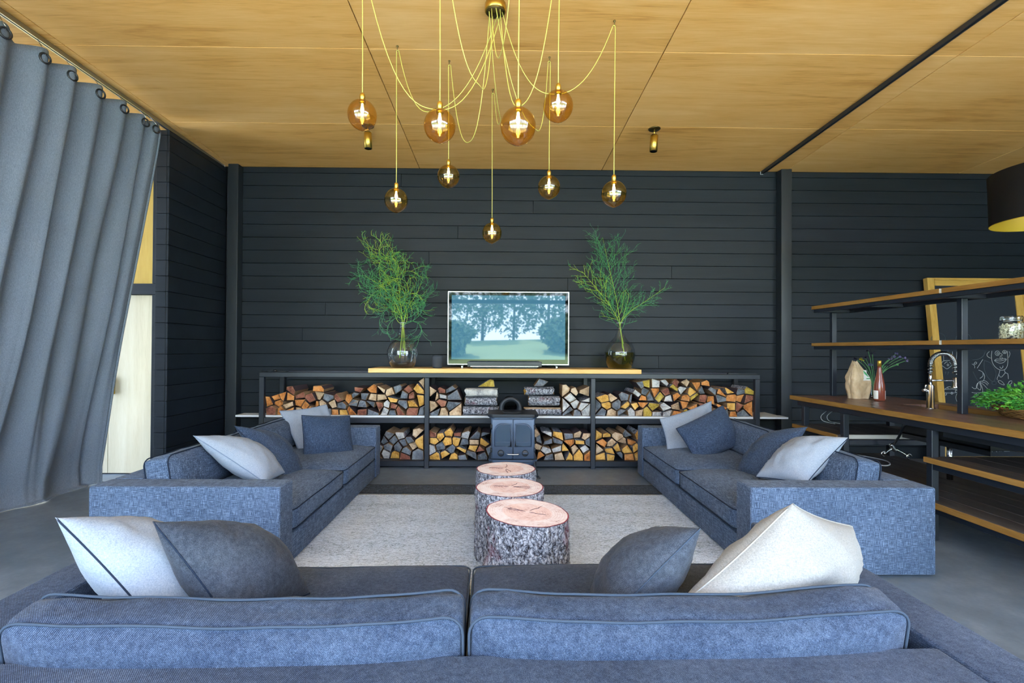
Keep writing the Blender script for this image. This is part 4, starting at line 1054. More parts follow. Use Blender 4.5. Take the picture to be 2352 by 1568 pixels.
branch('long thin branch reaching right from the right vase', [(1432, 790, -0.01), (1425, 745, -0.01), (1448, 715, 0.0), (1485, 690, 0.02), (1528, 660, 0.03)], 17, 1.2, 16, 0.24, 2.6, (0.35, 0.9), ('twig', 'twig2'), sector=(0.45, 1.0))

# ================================================================ CHANDELIER
CAN = Vector((-0.055, 3.27, zc(3.27)))
ch = empty('chandelier', CAN, 0, 'brass chandelier with nine smoked amber glass globes on swagged cords', 'chandelier')
def cp(o): o.location = Vector(o.location) - CAN; o.parent = ch; return o
cp(obj('ceiling_canopy', mesh('canopy', *lathe([(0.0, -0.054), (0.066, -0.054), (0.072, -0.048), (0.072, -0.002), (0.0, -0.002)], 40), True), M['brass'], None, CAN))
cp(obj('canopy_plate', mesh('canopyp', *lathe([(0.0, -0.0555), (0.064, -0.0555), (0.064, -0.054)], 40), True), M['brassdark'], None, CAN))
GL = [  # globe centre px, depth, hook px (None = above the globe), lowest point of the swag (px, depth)
    ((832, 264), 2.97, None, (990, 250, 3.1)), ((910, 460), 3.716, (915, 107), (995, 254, 3.5)), ((1010, 289), 2.68, None, (1102, 196, 2.95)),
    ((1030, 405), 3.895, (1034, 140), (1081, 324, 3.6)), ((1130, 535), 4.30, (1131, 205), (1150, 275, 3.85)), ((1190, 290), 2.39, None, (1152, 118, 2.85)),
    ((1261, 430), 3.83, (1261, 128), (1232, 298, 3.6)), ((1282, 244), 2.84, None, (1195, 244, 3.05)), ((1410, 445), 3.41, (1406, 42), (1262, 216, 3.35))]
for i, (c, Y, hk, low) in enumerate(GL):
    g = P(c[0], c[1], Y); R = 0.089
    prof = []
    for k in range(25):
        a = -pi / 2 + pi * k / 24; prof.append((R * math.cos(a) if k not in (0,) else 0, R * 1.03 * math.sin(a)))
    prof = [(max(r, 0.0), z) for r, z in prof if z < R * 0.985] + [(0.014, R * 1.02)]
    # small dimple and tip at the bottom
    prof = [(0.0, -R * 1.10), (0.010, -R * 1.09), (0.016, -R * 1.045), (0.030, -R * 0.985)] + [q for q in prof if q[1] > -R * 0.93]
    gl = cp(obj('glass_globe', mesh('globe', *lathe(prof, 40, cap=False), True), M['amber'], None, g))
    obj('socket', mesh('socket', *lathe([(0.0165, R * 0.96), (0.0165, R + 0.035), (0.013, R + 0.043), (0.004, R + 0.050)], 20), True), M['brass'], gl)
    obj('lamp_holder', mesh('holder', *lathe([(0.020, R * 0.78), (0.020, R * 0.97), (0.012, R * 0.97)], 18), True), M['brass'], gl)
    obj('bulb', mesh('bulb', *lathe([(0.0, 0.004), (0.005, 0.008), (0.010, 0.022), (0.011, 0.036), (0.007, 0.056), (0.006, R * 0.79)], 14), True), M['bulb'], gl)
    obj('stem_tubes', mesh('stemt', *join([tube([(sx_, 0, -0.06), (sx_, 0, -0.02)], 0.0022, 5) for sx_ in (-0.006, 0.006)]), True), M['brass'], gl)
    top = g + Vector((0, 0, R + 0.046))
    hx = P(hk[0], hk[1], Y) if hk else g
    hp_ = Vector((top.x, Y, zc(Y) - 0.03))
    cp(obj('hook', mesh('hook', *join([M_(lathe([(0.0, 0.030), (0.008, 0.030), (0.008, 0.022), (0.003, 0.020), (0.003, 0.0)], 10), Matrix.Identity(4)), tube([(0, 0, 0.0), (0.008, 0, -0.008), (0.0, 0, -0.016), (-0.008, 0, -0.010)], 0.0022, 5)]), True), M['brassdark'], None, hp_))
    a0 = CAN + Vector((0.045 * math.cos(i * 2 * pi / 9 + 0.6), 0.045 * math.sin(i * 2 * pi / 9 + 0.6), -0.05))
    lp = P(*low)
    hpt = hp_ + Vector((0, 0, -0.013))
    def swag(a, b, c):        # catenary-like: steep at the ends, round at the bottom
        out = []
        n = 26
        for k in range(n + 1):
            s = k / n
            xy = a.lerp(c, s)
            # split so that the lowest point is at its own place
            sm = max(0.15, min(0.85, ((b - a).xy.dot((c - a).xy)) / max((c - a).xy.length_squared, 1e-6)))
            if s < sm: w = 1 - (1 - s / sm) ** 2.4; zz = a.z + (b.z - a.z) * w; off = (b.xy - a.xy.lerp(c.xy, sm)) * (s / sm) ** 0.9
            else: w = 1 - ((s - sm) / (1 - sm)) ** 2.4; zz = c.z + (b.z - c.z) * w; off = (b.xy - a.xy.lerp(c.xy, sm)) * ((1 - s) / (1 - sm)) ** 0.9
            out.append(Vector((xy.x + off.x, xy.y + off.y, zz)))
        return out
    path = swag(a0, lp, hpt + Vector((0.012 * (1 if lp.x > hpt.x else -1), 0, 0.002)))
    path += [hpt + Vector((0.004 * (1 if lp.x > hpt.x else -1), 0, 0.008)), hpt + Vector((-0.004 * (1 if lp.x > hpt.x else -1), 0, 0.006)), hpt + Vector((-0.006 * (1 if lp.x > hpt.x else -1), 0, -0.02)), top + Vector((0, 0, 0.2)), top]
    cp(obj('cord', mesh('cord', *tube([p - CAN for p in path], 0.0030, 6), True), M['cord'], None, CAN))

# ================================================================ BRASS CEILING SPOTS
def spot(label, px, py, lean):
    p = P(px, py, 5.0); b = Vector((p.x, 5.0, zc(5.0)))
    t = empty('ceiling_spot', b, 0, label, 'spotlight', 'brass ceiling spotlights')
    obj('rose', mesh('rose', *lathe([(0.0, -0.010), (0.058, -0.010), (0.062, -0.006), (0.062, -0.001), (0, -0.001)], 30), True), M['brassdark'], t, (0, 0, 0))
    obj('rod', mesh('rod', *lathe([(0.007, -0.06), (0.007, -0.01)], 10), True), M['brass'], t)
    obj('joint', mesh('joint', *lathe([(0.0, -0.075), (0.012, -0.068), (0.012, -0.055), (0, -0.05)], 12), True), M['brass'], t)
    bd = obj('barrel', mesh('barrel', *lathe([(0.034, -0.165), (0.040, -0.165), (0.040, 0.0), (0.036, 0.002), (0.0, 0.002)], 28, cap=False), True), M['brass'], t, (0, 0, -0.075), (0, lean, 0))
    obj('barrel_top', mesh('bt', *lathe([(0.0, 0.010), (0.030, 0.010), (0.032, 0.002), (0, 0.002)], 24), True), M['plastic'], bd)
    obj('lens', mesh('lens', *lathe([(0.0, -0.155), (0.034, -0.155), (0.034, -0.160), (0, -0.160)], 24), True), M['plastic'], bd)
spot('brass ceiling spotlight right of the chandelier', 1503, 289, 0.06)
spot('brass ceiling spotlight half hidden by a chandelier globe', 845, 290, -0.03)

# ================================================================ KITCHEN ISLAND
IX0, IX1, IY0, IY1 = 3.10, 4.12, 1.7, 5.12
isl = empty('kitchen_island', ((IX0 + IX1) / 2, 3.4, 0), 0, 'open black steel kitchen island frame with plank shelves', 'kitchen island')
def ip(o): return child(o, isl)
for x in (3.14, 4.03):
    for y in (4.93, 4.36, 3.46, 2.1):
        if x > 4 and y in (4.36,): pass
        ip(box('leg', x, x + 0.05, y, y + 0.05, 0.0, 0.80, st, None, 0.003))
for x in (3.14, 4.03):
    ip(box('top_rail', x, x + 0.05, IY0 + 0.06, 5.05, 0.802, 0.852, st, None, 0.003))
for y in (4.93, 4.36, 3.46, 2.1):
    ip(box('cross_rail', 3.192, 4.028, y, y + 0.05, 0.802, 0.852, st, None, 0.003))
    ip(box('cross_rail', 3.192, 4.028, y, y + 0.05, 0.515, 0.562, st, None, 0.003))
    ip(box('cross_rail', 3.192, 4.028, y, y + 0.05, 0.20, 0.245, st, None, 0.003))
for x in (3.14, 4.03):
    ip(box('shelf_rail', x, x + 0.05, 4.412, 4.928, 0.515, 0.562, st, None, 0.003)); ip(box('shelf_rail', x, x + 0.05, 2.152, 3.458, 0.515, 0.562, st, None, 0.003))
    for a, b in ((2.152, 3.458), (3.512, 4.358), (4.412, 4.928)): ip(box('bottom_rail', x, x + 0.05, a, b, 0.20, 0.245, st, None, 0.003))
# shelf planks
def planks(name, xa, xb, n, ya, yb, z0, z1, m, edge=None, skip=()):
    w = (xb - xa) / n
    for k in range(n):
        if k in skip: continue
        o = ip(box(name, xa + k * w + 0.002, xa + (k + 1) * w - 0.002, ya, yb, z0, z1, m, None, 0.003))
    if edge: ip(box('shelf_edge', xa - 0.012, xa, ya, yb, z0, z1, edge, None, 0.002))
planks('shelf_plank', 3.112, 4.10, 6, 4.40, 5.08, 0.564, 0.602, M['greywood'], M['oakedge'])
planks('shelf_plank', 3.112, 4.10, 6, 1.8, 3.49, 0.566, 0.604, M['greywood'], M['oakedge'])
planks('shelf_plank', 3.112, 4.10, 6, 1.8, 5.08, 0.250, 0.292, M['greywood'], M['oakedge'])
ip(box('pale_board', 3.192, 4.05, 4.386, 4.40, 0.566, 0.604, M['paleedge'], None, 0.002))
# walnut worktop with the sink cut out
wt = empty('worktop', (3.6, 3.4, 0.855), 0, 'walnut plank worktop on the kitchen island', 'worktop')
wn_ = 6; ww = (IX1 - IX0 - 0.014) / wn_
for k in range(wn_):
    xa = IX0 + 0.014 + k * ww; xb = xa + ww - 0.0015
    rng = [(IY0, IY1)] if k not in (3, 4) else [(IY0, 3.52), (4.28, IY1)]
    for a, b in rng:
        child(box('worktop_plank', xa, xb, a, b, 0.857, 0.900, M['walnut'], None, 0.0025), wt)
child(box('worktop_edge', IX0, IX0 + 0.0135, IY0, IY1, 0.857, 0.900, M['oakedge'], None, 0.002), wt)
child(box('cutout_edge', IX0 + 0.014 + 5 * ww - 0.010, IX0 + 0.014 + 5 * ww - 0.002, 3.522, 4.278, 0.858, 0.898, M['oakedge']), wt)
sk = empty('sink', (3.78, 3.9, 0.66), 0, 'steel undermount sink sunk into the walnut worktop', 'sink')
sx0, sx1, sy0, sy1 = IX0 + 0.03 + 3 * ww, IX0 + 0.002 + 5 * ww, 3.53, 4.27
for a in ((sx0, sx1, sy0, sy1, 0.66, 0.665), (sx0 - 0.004, sx0, sy0, sy1, 0.665, 0.855), (sx1, sx1 + 0.004, sy0, sy1, 0.665, 0.855), (sx0, sx1, sy0 - 0.004, sy0, 0.665, 0.855), (sx0, sx1, sy1, sy1 + 0.004, 0.665, 0.855)):
    child(box('basin_side', *a, M['chrome']), sk)
child(box('basin_shell', 3.22, 4.0, 2.16, 4.34, 0.70, 0.798, M['plastic']), sk) if False else None
for a in ((sx0 - 0.012, sx0 - 0.005, sy0 - 0.02, sy1 + 0.02, 0.60, 0.80), (sx0 - 0.012, sx1 + 0.012, sy0 - 0.02, sy1 + 0.02, 0.640, 0.652), (sx0 - 0.012, sx1 + 0.012, sy0 - 0.02, sy0 - 0.006, 0.64, 0.80)):
    child(box('basin_shell', *a, M['plastic']), sk)
ip(box('apron_box', 3.20, 4.02, 2.16, 3.44, 0.757, 0.80, M['plastic'], None, 0.003))
child(obj('drain_pipe', mesh('dp', *join([tube([(3.78, 4.0, 0.66), (3.78, 4.0, 0.30)], 0.022, 12), tube([(3.78, 4.0, 0.648), (3.78, 4.0, 0.60)], 0.040, 14)]), True), M['chrome']), sk)
# faucet
fc = empty('faucet', (3.575, 3.955, 0.90), 0, 'tall brushed steel faucet with a coiled spring neck', 'faucet')
def fp_(n, vf, m='chrome', sm=True): return obj(n, mesh(n, vf[0], vf[1], sm), M[m], fc)
fp_('base', lathe([(0.034, 0.0005), (0.034, 0.006), (0.026, 0.008), (0.026, 0.19), (0.022, 0.196), (0.022, 0.2)], 24))
fp_('riser', tube([(0, 0, 0.2), (0, 0, 0.31)], 0.012, 12))
arc = [(0, 0, 0.30), (0, 0, 0.36)] + [(0.103 - 0.103 * math.cos(a), -0.0, 0.36 + 0.10 * math.sin(a)) for a in [pi * k / 14 for k in range(1, 14)]] + [(0.206, 0, 0.36), (0.206, 0, 0.29)]
fp_('hose', tube(spline(arc, 3), 0.009, 8), 'plastic')
sp_ = spline(arc, 12); hel = []; L_ = len(sp_)
for k in range(L_ * 6):
    f_ = k / 6; i = min(int(f_), L_ - 2); p = sp_[i].lerp(sp_[i + 1], f_ - i); d = (sp_[i + 1] - sp_[i]).normalized()
    s_ = Vector((0, 1, 0)); w_ = d.cross(s_).normalized(); an = 2 * pi * k / 30
    hel.append(p + (s_ * math.cos(an) + w_ * math.sin(an)) * 0.0155)
fp_('spring', tube(hel, 0.0036, 5))
fp_('support_arm', tube([(0.0, 0, 0.235), (0.19, 0, 0.235)], 0.0075, 10))
fp_('spray_head', M_(lathe([(0.012, 0.09), (0.016, 0.085), (0.018, 0.02), (0.026, 0.008), (0.026, 0.0), (0, 0)], 20), Matrix.Translation((0.206, 0, 0.17))))
fp_('spray_lever', tube([(0.228, 0, 0.25), (0.234, 0, 0.20), (0.238, 0, 0.18)], 0.005, 6))
fp_('side_valve', join([tube([(-0.02, 0, 0.155), (-0.062, 0, 0.155)], 0.014, 14), tube([(-0.05, 0, 0.155), (-0.055, -0.02, 0.20)], 0.005, 8)]))

# ---- shelf rack standing on the island
rk = empty('shelf_rack', (3.53, 4.3, 0.9), 0, 'two-tier steel rack with oak shelves standing on the island', 'shelf rack')
def rp_(o): return child(o, rk)
for y in (5.06, 3.63):
    x = 3.505 if y > 5 else 3.56
    x = 3.53
    rp_(box('post', x - 0.024, x + 0.024, y - 0.022, y + 0.022, 0.9005, 1.424 - 0.034, st, None, 0.003))
    rp_(box('post', x - 0.024, x + 0.024, y - 0.022, y + 0.022, 1.461, 1.815 - 0.034, st, None, 0.003))
rp_(box('post', 3.506, 3.554, 2.178, 2.222, 0.9005, 1.39, st, None, 0.003)); rp_(box('post', 3.506, 3.554, 2.178, 2.222, 1.461, 1.781, st, None, 0.003))
for z0, z1 in ((1.817, 1.853), (1.426, 1.460)):
    for ya, yb in ((3.60, 5.10), (1.9, 3.58)):
        for k, (xa, xb) in enumerate(((3.335, 3.53), (3.534, 3.73))):
            rp_(box('shelf_plank', xa, xb, ya, yb, z0, z1, M['walnut'], None, 0.002))
        rp_(box('shelf_edge', 3.322, 3.334, ya, yb, z0, z1, M['oakedge'], None, 0.002))
        rp_(box('end_grain', 3.323, 3.73, ya - 0.0035, ya - 0.0005, z0 + 0.001, z1 - 0.001, M['paleedge']))
    for xa in (3.335, 3.69):
        rp_(box('side_rail', xa, xa + 0.035, 1.95, 5.08, z0 - 0.034, z0 - 0.001, st, None, 0.002))
    for y in (5.03, 4.35, 3.60, 2.9, 2.17):
        rp_(box('cross_rail', 3.372, 3.688, y, y + 0.06, z0 - 0.034, z0 - 0.001, st, None, 0.002))

# ---- things on the worktop
# paper bag
bg_ = empty('paper_bag', P(1971, 914, 4.78) * 1.0, 0, 'crumpled brown kraft paper bag with green print on the worktop', 'bag')
bo = Vector((P(1971, 914, 4.78).x, 4.78, 0.901)); bg_.location = bo
V, Fc = [], []; n = 90; LV = 60
for j in range(LV + 1):
    q = j / LV; zz = 0.372 * q
    wx = 0.088 + 0.018 * math.sin(min(q, 0.75) / 0.75 * pi * 0.85); wy = 0.06 + 0.012 * math.sin(q * pi)
    if q > 0.55:
        k = (q - 0.55) / 0.45; wx *= 1 - 0.80 * k ** 1.1; wy *= 1 - 0.72 * k ** 1.3
    ox = -0.035 * max(0, q - 0.5) * 2
    for i in range(n):
        a = 2 * pi * i / n; c, s = math.cos(a), math.sin(a)
        sq = (abs(c) ** 4 + abs(s) ** 4) ** -0.25
        d = 1.04 + 0.10 * noise.noise(Vector((c * 2.2, s * 2.2, zz * 13))) - 0.08 * abs(noise.noise(Vector((c * 2.6, s * 2.6, zz * 17 + 4)))) - 0.035 * abs(noise.noise(Vector((c * 6, s * 6, zz * 40))))
        V.append((ox + c * wx * sq * d * 0.93, s * wy * sq * d, zz + 0.014 * noise.noise(Vector((c * 3, s * 3, 9))) * (q > 0.9)))
for j in range(LV):
    for i in range(n):
        i2 = (i + 1) % n; Fc.append((j * n + i, j * n + i2, (j + 1) * n + i2, (j + 1) * n + i))
Fc.append(tuple(range(n))[::-1])
obj('paper', mesh('paper', V, Fc, True), M['paper'], bg_)
def decal(parent, pts, y, m, nm_='print', d=0.0015):
    V, Fc = prism(pts, y - d, y); return obj(nm_, mesh(nm_, V, Fc), M[m], parent)
bagV = V
def bag_print(nm_, x0, x1, z0, z1, m, off, inside=lambda a, b: True):
    """flat print that follows the front of the bag"""
    NX, NZ = 16, 16; vs, fs, keep = [], [], {}
    front = [q for q in bagV if q[1] < 0]
    for j in range(NZ + 1):
        for i in range(NX + 1):
            x = x0 + (x1 - x0) * i / NX; z = z0 + (z1 - z0) * j / NZ
            near = sorted(front, key=lambda q: (q[0] - x) ** 2 + (q[2] - z) ** 2)[:4]
            vs.append((x, sum(q[1] for q in near) / 4 - off, z))
    for j in range(NZ):
        for i in range(NX):
            if inside((i + 0.5) / NX, (j + 0.5) / NZ): a_ = j * (NX + 1) + i; fs.append((a_, a_ + 1, a_ + NX + 2, a_ + NX + 1))
    return obj(nm_, mesh(nm_, vs, fs, True), M[m], bg_)
bag_print('label_patch', -0.005, 0.066, 0.185, 0.285, 'white_ink', 0.0025, lambda a, b: a > 0.25 * b)
bag_print('green_leaf', 0.008, 0.050, 0.218, 0.280, 'green_ink', 0.005, lambda a, b: abs((a - 0.5) + (b - 0.5) * 0.9) < 0.30 * math.sin(pi * b) + 0.02)
bag_print('green_bar', 0.022, 0.064, 0.198, 0.208, 'green_ink', 0.005)
# bottle
bt = empty('wine_bottle', (P(2020, 920, 4.57).x, 4.57, 0.901), 0, 'rose wine bottle with gold cap on the worktop', 'bottle')
obj('bottle_glass', mesh('bottle', *lathe([(0.040, 0.0), (0.046, 0.006), (0.046, 0.115), (0.044, 0.150), (0.036, 0.20), (0.024, 0.26), (0.0165, 0.31), (0.015, 0.345)], 30), True), M['rose'], bt)
obj('cap', mesh('cap', *lathe([(0.0165, 0.330), (0.0165, 0.382), (0.014, 0.386), (0, 0.386)], 20), True), M['capgold'], bt)
lab_v = [(0.0468 * math.cos(a), 0.0468 * math.sin(a), z) for z in (0.018, 0.098) for a in [math.radians(q) for q in range(-62, 243, 5) if not 0 > 1]]
nl = len(lab_v) // 2
for nme, ra in (('label', range(-60, 41, 5)), ('label', range(140, 221, 5))):
    vs = [(0.0468 * math.cos(math.radians(q - 0)), 0.0468 * math.sin(math.radians(q)), z) for z in (0.018, 0.098) for q in ra]; m_ = len(list(ra))
    obj(nme, mesh(nme, vs, [(i, i + 1, m_ + i + 1, m_ + i) for i in range(m_ - 1)], True), M['white_ink'], bt)
# flowers in a tumbler
fv = empty('flower_glass', (P(2006, 914, 4.86).x, 4.86, 0.901), 0, 'slim glass holding the thistle flowers beside the bottle', 'glass')
obj('glass_body', mesh('tumbler', *lathe([(0.0, 0.002), (0.026, 0.002), (0.030, 0.01), (0.033, 0.16)], 26, cap=False), True), M['glass'], fv)
obj('water', mesh('fw', *lathe([(0.0, 0.005), (0.027, 0.005), (0.030, 0.11), (0, 0.11)], 24, cap=False), True), M['glass'], fv)
gf = random.Random(4)
fo_ = Vector(fv.location)
heads = [(1965, 824, 'darkpet'), (1980, 826, 'yellowpet'), (1988, 822, 'darkpet'), (2004, 812, 'darkpet'), (1994, 806, 'darkpet'), (2000, 838, 'purple'), (2038, 838, 'darkpet'), (2044, 824, 'purple'), (2052, 820, 'purple'), (2058, 812, 'purple'), (2064, 820, 'purple'), (2076, 822, 'purple'), (2081, 828, 'purple'), (2060, 838, 'flowstem')]
for k, (px, py, cm) in enumerate(heads):
    hd = P(px, py, 4.86 + gf.uniform(-0.10, 0.10)); b0 = fo_ + Vector((gf.uniform(-0.015, 0.015), gf.uniform(-0.015, 0.015), 0.02))
    nk = fo_ + Vector(((hd.x - fo_.x) * 0.10, gf.uniform(-0.012, 0.012), 0.165))
    mid = nk.lerp(hd, 0.5) + Vector(((hd.x - fo_.x) * -0.08, 0, 0.03))
    fl_ = empty('cut_flower', b0, 0, '%s flower, %s from the left in the slim glass' % ({'darkpet': 'dark violet', 'yellowpet': 'yellow', 'purple': 'pale violet', 'flowstem': 'green budded'}[cm], ORD[k] if True else ''), 'flower', 'thistle flowers in the slim glass')
    obj('stem', mesh('fst', *tube([p - b0 for p in spline([b0, nk, mid, hd], 6)], 0.0022, 5), True), M['flowstem'], fl_)
    V, Fc = [], []; dd = (hd - mid).normalized(); rr = gf.uniform(0.016, 0.024)
    for q in range(26):
        dv = (dd * gf.uniform(0.2, 1) + Vector((gf.uniform(-1, 1), gf.uniform(-1, 1), gf.uniform(-1, 1))) * 0.75).normalized(); sd = dv.orthogonal().normalized() * 0.0035
        n0 = len(V); V += [hd - b0 - sd, hd - b0 + sd, hd - b0 + dv * rr + sd * 1.3, hd - b0 + dv * rr * 1.15, hd - b0 + dv * rr - sd * 1.3]; Fc.append((n0, n0 + 1, n0 + 2, n0 + 3, n0 + 4))
    o = obj('petals', mesh('petals', V, Fc), M[cm], fl_); o['kind'] = 'stuff'
# jar of beans on the middle shelf
jr = empty('storage_jar', (3.55, 3.36, 1.461), 0, 'clip-top glass jar of pale beans on the middle rack shelf', 'jar')
jp = PX(2323, 778, 3.55); jr.location = (3.55, jp.y, 1.461)
JR = 0.064
obj('jar_glass', mesh('jar', *lathe([(0, 0.002), (JR * 0.93, 0.002), (JR, 0.012), (JR, 0.112), (JR * 0.86, 0.128), (JR * 0.84, 0.134)], 30, cap=False), True), M['glass'], jr)
obj('lid', mesh('lid', *lathe([(JR * 0.9, 0.134), (JR * 0.92, 0.137), (JR * 0.92, 0.154), (JR * 0.86, 0.162), (0, 0.162)], 30), True), M['glass'], jr)
obj('wire_clip', mesh('clip', *join([tube([(JR * 0.9 * math.cos(a), JR * 0.9 * math.sin(a), 0.131) for a in [2 * pi * k / 24 for k in range(24)]], 0.002, 5, True), tube([(JR * 0.95, 0, 0.155), (JR * 1.05, 0, 0.13), (JR * 1.0, 0, 0.09)], 0.002, 5)]), True), M['chrome'], jr)
gb = random.Random(9); parts = []
for k in range(420):
    a, r, z = gb.uniform(0, 2 * pi), JR * 0.9 * math.sqrt(gb.uniform(0.35, 1)), gb.uniform(0.008, 0.108)
    q = Quaternion(Vector((gb.uniform(-1, 1), gb.uniform(-1, 1), gb.uniform(-1, 1))).normalized(), gb.uniform(0, 6.28)).to_matrix().to_4x4()
    parts.append(M_(lathe([(0, -0.0085), (0.0035, -0.005), (0.0042, 0.0), (0.0035, 0.005), (0, 0.0085)], 6, cap=False), Matrix.Translation((r * math.cos(a), r * math.sin(a), z)) @ q))
bn = obj('beans', mesh('beans', *join(parts), True), M['bean'], jr); bn['kind'] = 'stuff'
pn_ = PX(2349, 760, 3.55)
pot = empty('black_pot', (3.62, pn_.y - 0.20, 1.461), 0, 'black pot handle at the right edge beside the bean jar', 'pot')
obj('pot_body', mesh('pot', *lathe([(0, 0.001), (0.10, 0.001), (0.105, 0.01), (0.105, 0.085), (0.100, 0.085), (0.098, 0.01), (0, 0.008)], 30), True), M['plastic'], pot)
obj('handle', mesh('ph', *tube([(-0.02, 0.10, 0.065), (-0.02, 0.16, 0.068), (-0.02, 0.20, 0.068)], 0.009, 8), True), M['plastic'], pot)
# parsley in a basket
bk_ = empty('wicker_basket', (3.86, 3.30, 0.901), 0, 'shallow wicker basket under the parsley', 'basket')
parts = []
for r_ in range(7):
    zz = 0.008 + r_ * 0.0095; R1, R2 = 0.20 + 0.008 * r_, 0.30 + 0.010 * r_
    pts = [Vector((R1 * math.cos(a), R2 * math.sin(a), zz + 0.004 * math.sin(a * 24 + r_ * pi))) for a in [2 * pi * k / 72 for k in range(72)]]
    parts.append(tube(pts, 0.0065, 5, True))
obj('woven_side', mesh('woven', *join(parts), True), M['wicker'], bk_)
obj('woven_floor', mesh('wfl', *M_(lathe([(0, 0.002), (0.98, 0.002), (0.98, 0.010), (0, 0.010)], 40), Matrix.Diagonal((0.2, 0.3, 1, 1)))), M['wicker'], bk_)
def herb(label, n, cx, cy, R1, R2, zlo, zhi, seed):
    g = random.Random(seed); o0 = Vector((cx, cy, 0.92)); t = empty('parsley_bunch', o0, 0, label, 'herbs', 'parsley in the basket')
    stems, lv = [], [[], []]
    V = [[], []]; Fc = [[], []]
    for k in range(n):
        a = g.uniform(0, 2 * pi); f_ = math.sqrt(g.random())
        tip = Vector((R1 * f_ * math.cos(a), R2 * f_ * math.sin(a), zlo + (zhi - zlo) * (1 - 0.75 * f_ ** 2) * g.uniform(0.45, 1.0)))
        root = Vector((tip.x * 0.3 + g.uniform(-.03, .03), tip.y * 0.3, 0.02)); mid = root.lerp(tip, 0.6) + Vector((0, 0, 0.05))
        path = spline([root, mid, tip], 4); stems.append(tube(path, 0.0022, 3, cap=False))
        w = 0 if g.random() < 0.7 else 1
        for q in range(16):
            c = tip + Vector((g.uniform(-1, 1), g.uniform(-1, 1), g.uniform(-0.8, 0.6))) * 0.045
            d = (c - mid).normalized(); d = (d + Vector((g.uniform(-1, 1), g.uniform(-1, 1), g.uniform(-0.6, 0.8))) * 0.8).normalized(); s = d.cross(Vector((g.uniform(-1, 1), g.uniform(-1, 1), 1))).normalized(); L = g.uniform(0.014, 0.026)
            up = s.cross(d) * L * 0.25; n0 = len(V[w])
            V[w] += [c, c + d * L * 0.5 + s * L * 0.55, c + d * L * 0.75 + s * L * 0.2 + up, c + d * L * 1.3, c + d * L * 0.75 - s * L * 0.2 + up, c + d * L * 0.5 - s * L * 0.55]
            Fc[w] += [(n0, n0 + 1, n0 + 2, n0 + 3), (n0, n0 + 3, n0 + 4, n0 + 5)]
    o = obj('stems', mesh('hs', *join(stems), False), M['leaf2'], t); o['kind'] = 'stuff'
    for w in (0, 1):
        o = obj('leaves', mesh('hl', V[w], Fc[w]), M[('leaf', 'leaf2')[w]], t); o['kind'] = 'stuff'
herb('large bunch of green parsley heaped in the basket', 170, 3.86, 3.36, 0.25, 0.40, 0.03, 0.24, 2)

# ---- plumbing and cables under the worktop
vl = empty('pipe_valve', (3.95, 4.25, 0.42), 0, 'chrome water valve and hose under the worktop', 'valve')
vo_ = Vector(vl.location)
def vq(n, pts, r, m, k=8): return obj(n, mesh(n, *tube([Vector(p) - vo_ for p in spline(pts, 6)], r, k), True), M[m], vl)
a_, b_ = P(2050, 1022, 4.25), P(2090, 975, 3.9)
vq('black_hose', [a_, a_.lerp(b_, 0.35) + Vector((0, 0, 0.005)), a_.lerp(b_, 0.7) + Vector((0, 0, 0.05)), b_ + Vector((0, 0, 0.02))], 0.010, 'plastic')
c_, d_, e_ = P(2030, 1042, 4.25), P(2052, 1030, 4.25), P(2088, 1048, 4.2)
vq('valve_body', [P(2046, 1020, 4.25), d_, P(2056, 1034, 4.25)], 0.018, 'chrome', 10)
vq('pipe', [c_, d_, e_], 0.011, 'chrome', 8)
for p in (c_, e_):
    pts = [p + Vector((0.022 * math.cos(t_), 0, 0.022 * math.sin(t_))) for t_ in [2 * pi * k / 14 for k in range(12)]]
    obj('pipe_clip', mesh('pcl', *tube([q - vo_ for q in pts], 0.006, 6), True), M['chrome'], vl)
cb = empty('white_cable', (3.5, 4.0, 0.293), 0, 'loop of white cable lying on the bottom island shelf', 'cable')
pts = [PZ(px, py, 0.299) - Vector(cb.location) for px, py in ((1930, 1048), (1960, 1044), (2000, 1050), (2035, 1058), (2044, 1066), (2030, 1069), (2005, 1062), (1975, 1055), (1940, 1056))]
obj('cable_loop', mesh('cl', *tube(spline(pts, 8), 0.006, 6), True), M['cablew'], cb)
ck = empty('socket_cable', P(1900, 945, 4.95), 0, 'thin cable drooping from the pipe stubs under the worktop far end', 'cable')
for dx in (0, 14):
    pts = [P(px + dx, py, 4.98) - Vector(ck.location) for px, py in ((1898, 944), (1886, 955), (1889, 965), (1903, 970), (1918, 973))]
    obj('wire', mesh('wr', *tube(spline(pts, 6), 0.0035, 6), True), M['cablew'], ck)
obj('stub', mesh('stb', *tube([P(1912, 944, 4.98) - Vector(ck.location), P(1922, 942, 4.98) - Vector(ck.location)], 0.012, 8), True), M['chrome'], ck)

# ================================================================ CHALKBOARD
cbz = empty('chalkboard', (5.99, 5.95, 0), 0, 'tall oak framed chalkboard with doodles leaning on the wall', 'chalkboard')
TL3, HB = math.atan((6.03 - 5.87) / (2.303 - 0.716)), 2.32
def cb_at(x, h, off=0.0):                  # board coordinates: world x, height along the board, offset to the front
    y0 = 5.87 - 0.716 * math.tan(TL3)
    return Vector((x, y0 + h * math.sin(TL3) - off * math.cos(TL3), h * math.cos(TL3) + off * math.sin(TL3)))
def cbox(name, x0, x1, h0, h1, o0, o1, m):
    V, Fc = vbox(0, 1, 0, 1, 0, 1); W_ = []
    for v in V: W_.append(cb_at(x0 + (x1 - x0) * v[0], h0 + (h1 - h0) * v[2], o0 + (o1 - o0) * (1 - v[1])) - Vector(cbz.location))
    return obj(name, mesh(name, W_, Fc), m, cbz)
CX0, CX1 = 5.385, 6.62
